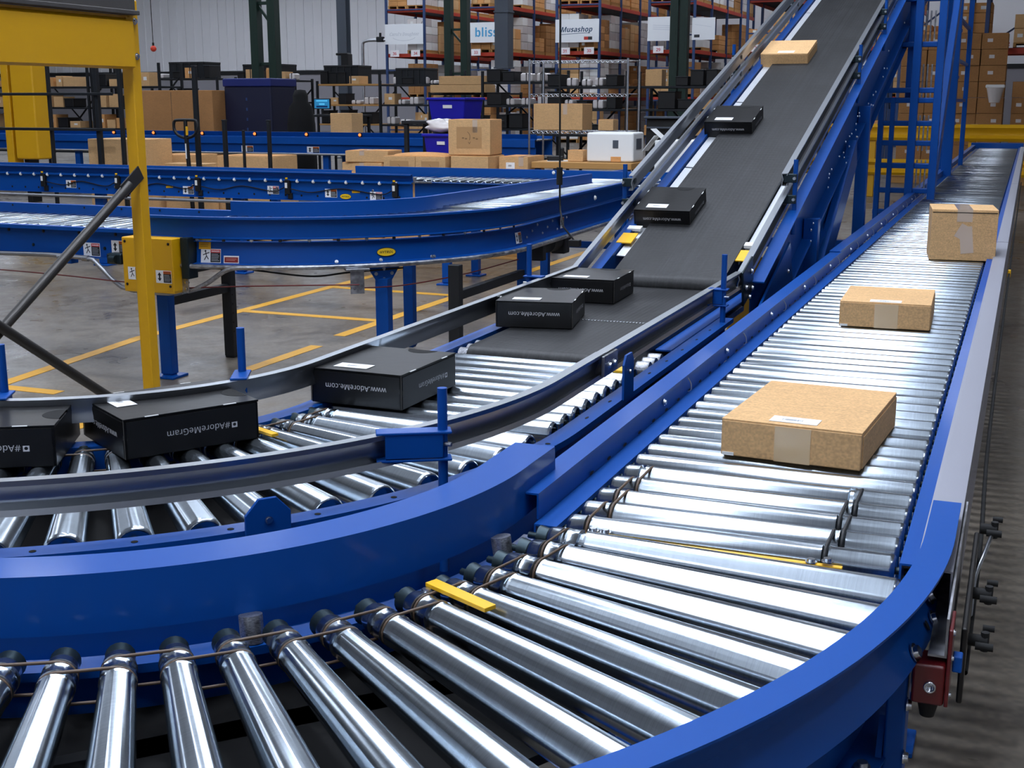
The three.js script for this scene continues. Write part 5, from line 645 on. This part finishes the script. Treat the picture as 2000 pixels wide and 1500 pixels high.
plainCarton('long brown carton, lower of two stacked above the blue totes', -10.45, -9.34, 1.64, 1.78, -21.9, 0.5, { lid: false }); plainCarton('long brown carton, upper of two stacked above the blue totes', -10.27, -9.34, 1.784, 1.935, -21.9, 0.45, {});
// dark mesh crates on top of the shelving
function meshCrate(label, x0, x1, y0, y1, z) { const w = x1 - x0, h = y1 - y0, t = thing('mesh_crate', label, 'crate', [(x0 + x1) / 2, y0, z]); local(t, 'rim', [rbx(w, 0.04, 0.03, 0, h, 0.3, 0.006), rbx(w, 0.04, 0.03, 0, h, -0.3, 0.006), rbx(0.03, 0.04, 0.6, w / 2, h, 0, 0.006), rbx(0.03, 0.04, 0.6, -w / 2, h, 0, 0.006)], M.dark); local(t, 'floor', rbx(w, 0.03, 0.6, 0, 0.02, 0, 0.005), M.dark); for (const q of [-0.3, 0.3]) local(t, 'side_wall', rbx(w, h, 0.012, 0, h / 2, q, 0.003), M.mesh); for (const x of [-w / 2, w / 2]) local(t, 'end_wall', rbx(0.012, h, 0.6, x, h / 2, 0, 0.003), M.mesh); for (let k = 1; k < 5; k++) local(t, 'rib', rbx(0.02, h, 0.02, -w / 2 + w * k / 5, h / 2, 0.312, 0.003), M.dark); return t; }
meshCrate('dark mesh crate above the huge bulk carton', -17.45, -16.55, 1.975, 2.29, -23.75); meshCrate('dark mesh crate left of the green twin column', -15.7, -14.75, 1.925, 2.23, -23.95); meshCrate('dark mesh crate right of the green twin column, with a chute on it', -13.95, -13.15, 1.845, 2.20, -24.35); meshCrate('dark mesh crate in front of the grey column', -12.05, -11.4, 1.82, 2.12, -23.95);
{ const t = thing('chute_hood', 'small black hooked chute standing on the mesh crate', 'chute', [-13.62, 2.22, -24.35]); local(t, 'body', rbx(0.17, 0.24, 0.2, 0.05, 0.12, 0, 0.01), M.black); local(t, 'hook', rbx(0.28, 0.05, 0.2, -0.02, 0.235, 0, 0.015), M.black); }
plainCarton('open pale carton beside the mesh crate left of the green column', -15.1, -14.85, 1.92, 2.14, -23.6, 0.3, { mat: M.cardPale, lid: false });
// screens
function monitor(label, x, y, z, w, h, c, k) { const t = thing('monitor', label, 'monitor', [x, y, z]); local(t, 'case', rbx(w + 0.03, h + 0.03, 0.04, 0, h / 2 + 0.12, -0.022, 0.006), M.black); local(t, 'screen', printQuad(w, h, [0, h / 2 + 0.12, 0]), S({ color: 0x050505, emissive: col(c), emissiveIntensity: k, emissiveMap: canvasTex(64, 64, (q, W, Hh) => { q.fillStyle = '#8ab'; q.fillRect(0, 0, W, Hh); q.fillStyle = '#fff'; q.fillRect(8, 6, 48, 10); q.fillRect(20, 28, 24, 12); q.fillStyle = '#235'; q.fillRect(8, 46, 48, 12); }) })); local(t, 'stand', rbx(0.04, 0.12, 0.04, 0, 0.06, -0.02, 0.004), M.black); local(t, 'foot', rbx(0.2, 0.012, 0.14, 0, 0.006, -0.02, 0.003), M.black); return t; }
{ const t = thing('packing_bench', 'dark packing bench carrying the small blue glowing monitor', 'bench', [-13.9, 0, -21.4]); local(t, 'top', rbx(1.6, 0.04, 0.6, 0, 1.20, 0, 0.005), M.mesh); for (const x of [-0.75, 0.75]) for (const z of [-0.26, 0.26]) local(t, 'leg', rbx(0.05, 1.18, 0.05, x, 0.59, z, 0.004), M.mesh); local(t, 'shelf', rbx(1.5, 0.03, 0.5, 0, 0.6, 0, 0.004), M.mesh); }
monitor('small blue glowing monitor beside the green twin column', -14.05, 1.22, -21.35, 0.15, 0.20, 0x3a6cff, 2.6);
{ const t = thing('packing_bench', 'dark packing bench carrying the cyan-lit monitor', 'bench', [-12.6, 0, -21.9]); local(t, 'top', rbx(1.5, 0.04, 0.6, 0, 1.21, 0, 0.005), M.mesh); for (const x of [-0.7, 0.7]) for (const z of [-0.26, 0.26]) local(t, 'leg', rbx(0.05, 1.19, 0.05, x, 0.595, z, 0.004), M.mesh); local(t, 'shelf', rbx(1.4, 0.03, 0.5, 0, 0.7, 0, 0.004), M.mesh); }
monitor('cyan-lit monitor on the bench under the grey column', -12.75, 1.23, -21.85, 0.33, 0.17, 0x4aa8d8, 1.2);
{ const t = thing('covered_cart', 'tall narrow cart under a black cover near the green column', 'cart', [-11.62, 0, -19.2]); const g = new THREE.LatheGeometry([[0.0, 1.68], [0.09, 1.67], [0.13, 1.58], [0.13, 1.48], [0.2, 1.38], [0.24, 1.1], [0.25, 0.6], [0.26, 0.14]].map(q => new THREE.Vector2(...q)), 28); local(t, 'cover', g, M.jet); local(t, 'base', rbx(0.46, 0.06, 0.46, 0, 0.12, 0, 0.01), M.mesh); for (const x of [-0.18, 0.18]) for (const z of [-0.18, 0.18]) local(t, 'caster', rod([x - 0.02, 0.045, z], [x + 0.02, 0.045, z], 0.045, 12), M.rubber); }
// black leaning display panels right of the chrome shelving
[[-4.05, 1.28, -15.2, 'black slanted panel bin right of the chrome shelving'], [-3.35, 1.22, -15.4, 'black slanted panel bin nearest the incline']].forEach(([x, h, z, l]) => { const t = thing('panel_bin', l, 'bin', [x, 0, z]); local(t, 'body', rbx(0.5, h, 0.4, 0, h / 2, 0, 0.02, -0.05, 0, 0), M.black); local(t, 'rim', rbx(0.53, 0.03, 0.43, 0, h + 0.01, 0.01, 0.008, -0.05, 0, 0), M.greyCol); local(t, 'lip', rbx(0.46, 0.02, 0.02, 0, h - 0.1, 0.215, 0.005), M.greyCol); });
{ const t = thing('white_crate', 'white plastic crate with flaps half hidden by the incline rails', 'crate', [-2.92, 0, -11.4]); local(t, 'body', rbx(0.40, 1.15, 0.4, 0, 0.575, 0, 0.01), M.white); local(t, 'flap', [rbx(0.18, 0.005, 0.2, -0.26, 1.12, 0.1, 0.002, 0, 0, 0.9), rbx(0.15, 0.005, 0.18, -0.2, 1.2, 0.05, 0.002, 0, 0, -0.7)], M.white); }
plainCarton('brown carton half hidden behind the two incline rails', -2.75, -2.5, 0.7, 1.02, -10.9, 0.3, { lid: false }); { const t = thing('carton_stand', 'dark stand under the carton behind the incline rails', 'stand', [-2.62, 0, -11.05]); local(t, 'top', rbx(0.4, 0.03, 0.4, 0, 0.68, 0, 0.005), M.dark); for (const x of [-0.17, 0.17]) for (const z of [-0.17, 0.17]) local(t, 'leg', rbx(0.04, 0.665, 0.04, x, 0.3325, z, 0.004), M.dark); }
// carton pile beyond the end of the right conveyor
seed = 77; for (const [xa, n, rows, z, side] of [[-1.55, 4, 9, -25, 'left'], [-0.12, 2, 7, -25.1, 'right']]) for (let r = 0; r < rows; r++) for (let i = 0; i < n; i++) { if (side === 'right' && r > 5 && i === 0) continue; const w = 0.44, h = 0.275, t = thing('stacked_carton', `dark brown carton, ${ORD[i]} from left, ${ORD[r]} row up, ${side === 'left' ? 'taller pile beyond yellow barrier' : 'lower pile at right edge'}`, 'carton', [xa - 0.0 + i * 0.452 - (side === 'left' ? 0.5 : 0), 0.15 + r * 0.28, z + rr(-0.02, 0.02)], rr(-0.02, 0.02), side + ' carton pile beyond the yellow barrier'); local(t, 'body', rbx(w, h, 0.6, 0, h / 2, 0, 0.006), M.cardDark); local(t, 'paper_label', printQuad(0.09, 0.06, [rr(-0.1, 0.1), h * 0.55, 0.3012]), M.wrap); }
for (const [x, w, l] of [[-1.38, 1.9, 'wooden pallet under the taller brown carton pile'], [0.12, 1.0, 'wooden pallet under the lower brown carton pile']]) { const t = thing('pallet', l, 'pallet', [x, 0, -25.05]); for (let i = 0; i < 6; i++) local(t, 'deck_board', rbx(w, 0.022, 0.1, 0, 0.135, -0.3 + i * 0.12, 0.003), M.wood); for (const z of [-0.3, 0, 0.3]) local(t, 'stringer', rbx(w, 0.12, 0.06, 0, 0.062, z, 0.003), M.wood); }
{ const t = thing('trash_bag', 'white plastic bag in a bin hung before the brown carton piles', 'bag', [-0.62, 1.44, -24.3]); const g = new THREE.CylinderGeometry(0.15, 0.09, 0.26, 18, 3); local(t, 'bag', g.translate(0, 0.15, 0), M.wrap); local(t, 'rim', rbx(0.32, 0.06, 0.2, 0, 0.30, 0, 0.02), M.white); local(t, 'hanger', rod([0, 0.3, -0.1], [0, 0.34, -0.45], 0.01, 6), M.mesh); }
// ================================================================ pallet racking in the far hall
const LEVEL = [0.12, 1.62, 3.22, 4.84], RZ = -44, BAY = 2.5, NB = 4;
// load prototypes: built once, copied
function loadProto(kind) {
  const g = new THREE.Group(); g.updateMatrixWorld(true); seed = 300 + kind;
  local(g, 'pallet', [rbx(1.0, 0.03, 1.1, 0, 0.115, 0, 0.004), ...[-0.45, 0, 0.45].map(x => rbx(0.08, 0.1, 1.1, x, 0.05, 0, 0.004))], M.wood);
  const spec = [[2, 3, 1.05, M.card], [2, 4, 1.15, M.cardPale], [3, 2, 0.8, M.card], [2, 5, 1.2, M.wrap], [1, 3, 0.95, M.wrap], [2, 3, 0.55, M.cardPale], [3, 4, 1.1, M.cardDark], [2, 4, 1.2, M.wrap]][kind], [nx, ny, hh, m] = spec;
  for (let j = 0; j < ny; j++) for (let i = 0; i < nx; i++) for (const q of [0, 1]) { if (j === ny - 1 && rnd() < 0.22) continue; const w = 0.98 / nx, h = hh / ny, mm = m === M.wrap ? (rnd() < 0.7 ? M.wrap : M.white) : rnd() < 0.2 ? M.cardPale : m; const c = local(g, m === M.wrap ? 'wrapped_carton' : 'carton', rbx(w - 0.012, h - 0.01, 0.52, -0.49 + w * (i + 0.5), 0.13 + h * (j + 0.5), -0.27 + q * 0.54, 0.01), mm); if (rnd() < 0.35 && q) local(c, 'paper_label', bx(0.14, 0.10, 0.004, -0.49 + w * (i + 0.5), 0.13 + h * (j + 0.5), 0.532), M.white); }
  return g;
}
const protos = Array.from({ length: 8 }, (_, i) => loadProto(i)), kindWord = ['brown cartons', 'pale brown cartons', 'low brown cartons', 'white-wrapped goods', 'thin wrapped goods', 'half-height pale cartons', 'dark brown cartons', 'tall white-wrapped goods'];
const rows = [[-22.78, -21.2, 'first banner'], [-19.38, -17.8, 'blue-lettered banner'], [-15.96, -14.36, 'dark-lettered banner'], [-12.55, -10.95, 'half-hidden banner'], [-9.12, -7.5, 'incline-foot'], [-5.7, -4.1, 'incline-top']];
rows.forEach(([x0, x1, where], ri) => {
  const t = thing('pallet_rack', `tall blue pallet rack with red beams, the ${where} row`, 'rack', [(x0 + x1) / 2, 0, RZ - NB * BAY / 2]);
  const up = rbx(0.09, 5.9, 0.08, 0, 2.95, 0, 0.01), bm = rbx(0.05, 0.13, BAY - 0.1, 0, 0, 0, 0.008), eb = rbx(x1 - x0, 0.05, 0.04, 0, 0, 0, 0.005), w2 = (x1 - x0) / 2, L2 = NB * BAY / 2;
  for (let b = 0; b <= NB; b++) { for (const s of [-1, 1]) local(t, 'upright', up, M.rackBlue, [s * w2, 0, L2 - b * BAY]); if (b === 0) for (const y of [0.4, 1.5, 2.6, 3.7, 4.8]) { local(t, 'end_strut', eb, M.rackBlue, [0, y, L2]); } }
  for (let b = 0; b < NB; b++) for (const y of LEVEL.slice(1)) for (const s of [-1, 1]) local(t, 'beam', bm, M.redBeam, [s * w2, y - 0.07, L2 - (b + 0.5) * BAY]);
  for (const y of LEVEL.slice(1)) { local(t, 'end_beam', rbx(x1 - x0, 0.13, 0.05, 0, 0, 0, 0.008), M.redBeam, [0, y - 0.07, L2 - 0.05]); for (let b = 0; b < NB; b++) local(t, 'deck', rbx(x1 - x0 - 0.06, 0.02, BAY - 0.06, 0, 0, 0, 0.004), M.mesh, [0, y - 0.02, L2 - (b + 0.5) * BAY]); }
  seed = 500 + ri; LEVEL.forEach((y, li) => { for (let b = 0; b < NB * 2; b++) for (const s of b === 0 ? [-1, 1] : [1]) { if (rnd() < 0.13 && li) continue; const k = Math.floor(rnd() * 8), o = protos[k].clone(); o.name = numbered('pallet_load'); o.position.set((x0 + x1) / 2 + s * (w2 - 0.40), y, RZ - 0.68 - b * BAY / 2); o.rotation.y = rnd() < 0.5 ? 0 : PI; o.scale.set(0.78, rr(0.85, 1.02), 1.0); if (li === 0) o.position.y = 0.0; scene.add(o); tag(o, `pallet of ${kindWord[k]}, ${s < 0 ? 'left front' : ORD[b] + ' from front'}, ${['floor', 'second', 'third', 'top'][li]} level, ${where} rack`, 'pallet load', `pallet loads on the ${where} rack`); } });
});
// banners and bay numbers on the rack ends
const banner = (label, x0, x1, y0, y1, draw, z = RZ + 0.12) => { const w = x1 - x0, h = y1 - y0, t = thing('banner', label, 'banner', [(x0 + x1) / 2, y0, z]); local(t, 'cloth', new THREE.BoxGeometry(w, h, 0.012).translate(0, h / 2, 0), decalMat(512, Math.round(512 * h / w), (x, W, Hh) => { x.fillStyle = '#eef1f4'; x.fillRect(0, 0, W, Hh); draw(x, W, Hh); })); for (const s of [-1, 1]) local(t, 'tie', rod([s * w * 0.46, h, -0.01], [s * w * 0.46, h + 0.08, -0.06], 0.008, 6), M.mesh); return t; };
banner('white banner with faint script on the first rack end', -22.78, -21.2, 3.55, 4.28, (x, w, h) => { x.strokeStyle = '#b6bcc6'; x.lineWidth = 3; x.beginPath(); x.ellipse(w / 2, h * 0.62, w * 0.3, h * 0.2, 0, 0.2, 2.9); x.stroke(); txt(x, 'Carol’s Daughter', w / 2, h * 0.5, 50, '#c3c8d0', 'italic', 'serif'); });
banner('white banner with large light blue letters', -19.41, -17.95, 3.56, 4.27, (x, w, h) => { txt(x, 'bliss', w * 0.52, h * 0.5, 150, '#4fa6d6', 'bold'); });
banner('white banner with dark brush lettering and small red patch', -15.97, -14.34, 3.51, 4.30, (x, w, h) => { txt(x, 'Musashop', w * 0.48, h * 0.44, 76, '#2b4a66', 'bold italic'); x.strokeStyle = '#2b4a66'; x.lineWidth = 5; x.beginPath(); x.moveTo(60, h * 0.66); x.quadraticCurveTo(w * 0.5, h * 0.6, w * 0.8, h * 0.6); x.stroke(); x.fillStyle = '#c2352b'; x.fillRect(w * 0.66, h * 0.76, 48, 34); x.fillStyle = '#2a2d33'; x.fillRect(w * 0.66 + 48, h * 0.76, 48, 34); });
banner('white banner with faint grey lines partly behind the green column', -12.57, -11.2, 3.51, 4.31, (x, w, h) => { x.strokeStyle = '#c5cbd6'; x.lineWidth = 5; for (let i = 0; i < 3; i++) { x.beginPath(); x.moveTo(70, h * (0.34 + i * 0.08)); x.lineTo(w - 60, h * (0.42 + i * 0.08)); x.stroke(); } });
banner('white banner with a dark block right of the green twin column', -11.0, -10.2, 3.52, 4.25, (x, w, h) => { x.strokeStyle = '#c5cbd6'; x.lineWidth = 5; x.beginPath(); x.moveTo(60, h * 0.3); x.lineTo(w - 80, h * 0.42); x.stroke(); x.fillStyle = '#2a2d33'; x.fillRect(w * 0.1, h * 0.76, 120, 60); });
[['36', -22.39, 'under the left half of the first banner'], ['34', -21.52, 'under the right half of the first banner'], ['33', -19.06, 'under the blue-lettered banner'], ['31', -15.60, 'under the left half of the dark-lettered banner'], ['30', -14.70, 'under the right half of the dark-lettered banner'], ['29', -12.17, 'left of the green twin column by the incline'], ['28', -11.3, 'right of the green twin column by the incline'], ['27', -8.75, 'between the incline rails']].forEach(([s, x, wh]) => { const t = thing('bay_number', `white bay sign ${wh}`, 'sign', [x, 3.10, RZ + 0.13]); local(t, 'plate', new THREE.BoxGeometry(0.37, 0.235, 0.012).translate(0, 0.1175, 0), decalMat(128, 80, (q, w, h) => { q.fillStyle = '#f3eef0'; q.fillRect(0, 0, w, h); txt(q, s, w / 2, h / 2 + 2, 50, '#c8474f'); })); local(t, 'bracket', rbx(0.05, 0.2, 0.165, 0, 0.1, -0.085, 0.004), M.mesh); });
// cross rack behind the brown carton piles at the right
{ const t = thing('pallet_rack', 'blue and red rack behind the brown carton piles at the right edge', 'rack', [-0.5, 0, -31]); for (const x of [-2.6, -0.9, -0.55, 1.3]) { for (const z of [-0.5, 0.5]) local(t, 'upright', rbx(0.09, 5.6, 0.08, x, 2.8, z, 0.01), M.rackBlue); for (let y = 0.6; y < 5.2; y += 0.7) local(t, 'frame_brace', beam([x, y, -0.5], [x, y + 0.6, 0.5], 0.03, 0.04), M.rackBlue); } for (const y of [2.62, 4.1]) for (const z of [-0.5, 0.5]) { local(t, 'beam', rbx(1.6, 0.13, 0.05, -1.75, y - 0.07, z, 0.008), M.redBeam); local(t, 'beam', rbx(1.8, 0.13, 0.05, 0.38, y - 0.07, z, 0.008), M.redBeam); } for (const y of [2.62, 4.1]) { local(t, 'deck', rbx(3.9, 0.02, 1.0, -0.65, y, 0, 0.004), M.mesh); } for (const [xa, xb] of [[-2.6, -0.9], [-0.55, 1.3]]) local(t, 'diagonal', [beam([xa, 2.7, -0.55], [xb, 4.0, -0.55], 0.03, 0.04)], M.rackBlue); seed = 640; }
[[-2.2, 2.63, 5], [-1.35, 2.63, 1], [-0.1, 2.63, 2], [0.8, 2.63, 0], [-2.15, 4.11, 1], [-1.3, 4.11, 0], [-0.1, 4.11, 1], [0.8, 4.11, 5]].forEach(([x, y, k], i) => { const o = protos[k].clone(); o.name = numbered('pallet_load'); o.position.set(x, y, -31); o.scale.set(0.8, i < 4 ? 0.75 : 1, 0.85); scene.add(o); tag(o, `pallet of ${kindWord[k]} on the ${i < 4 ? 'lower' : 'upper'} shelf of the right-edge rack, ${['far left', 'second', 'third', 'rightmost'][i % 4]}`, 'pallet load'); });
{ const t = thing('bay_number', 'white bay sign with two red digits at the right edge', 'sign', [-0.60, 2.60, -30]); local(t, 'plate', new THREE.BoxGeometry(0.24, 0.17, 0.012).translate(0, 0.085, 0), decalMat(128, 80, (q, w, h) => { q.fillStyle = '#f3eef0'; q.fillRect(0, 0, w, h); txt(q, '22', w / 2, h / 2 + 2, 56, '#b8474f'); })); local(t, 'bracket', rbx(0.04, 0.12, 0.49, 0, 0.04, -0.25, 0.004), M.mesh); }
{ const t = thing('standpipe', 'pale fire pipe with a valve before the white wall', 'pipe', [-24.9, 0, -46]); local(t, 'pipe', tube([[0, 0, 0], [0, 3.4, 0], [0.03, 3.75, 0], [0.3, 3.82, 0], [1.4, 3.82, 0]], 0.06, 60, 10, false, 0.2), M.galv); local(t, 'valve', [rbx(0.3, 0.2, 0.2, 0.8, 3.85, 0, 0.03), rod([0.8, 3.9, 0], [0.8, 4.1, 0], 0.05, 8)], M.mesh); }
// ---------------------------------------------------------------- done
shade(scene);
scene.traverse(o => { if (o.isRectAreaLight) return; if (o.isLight) o.castShadow = true; });
renderer.render(scene, camera);
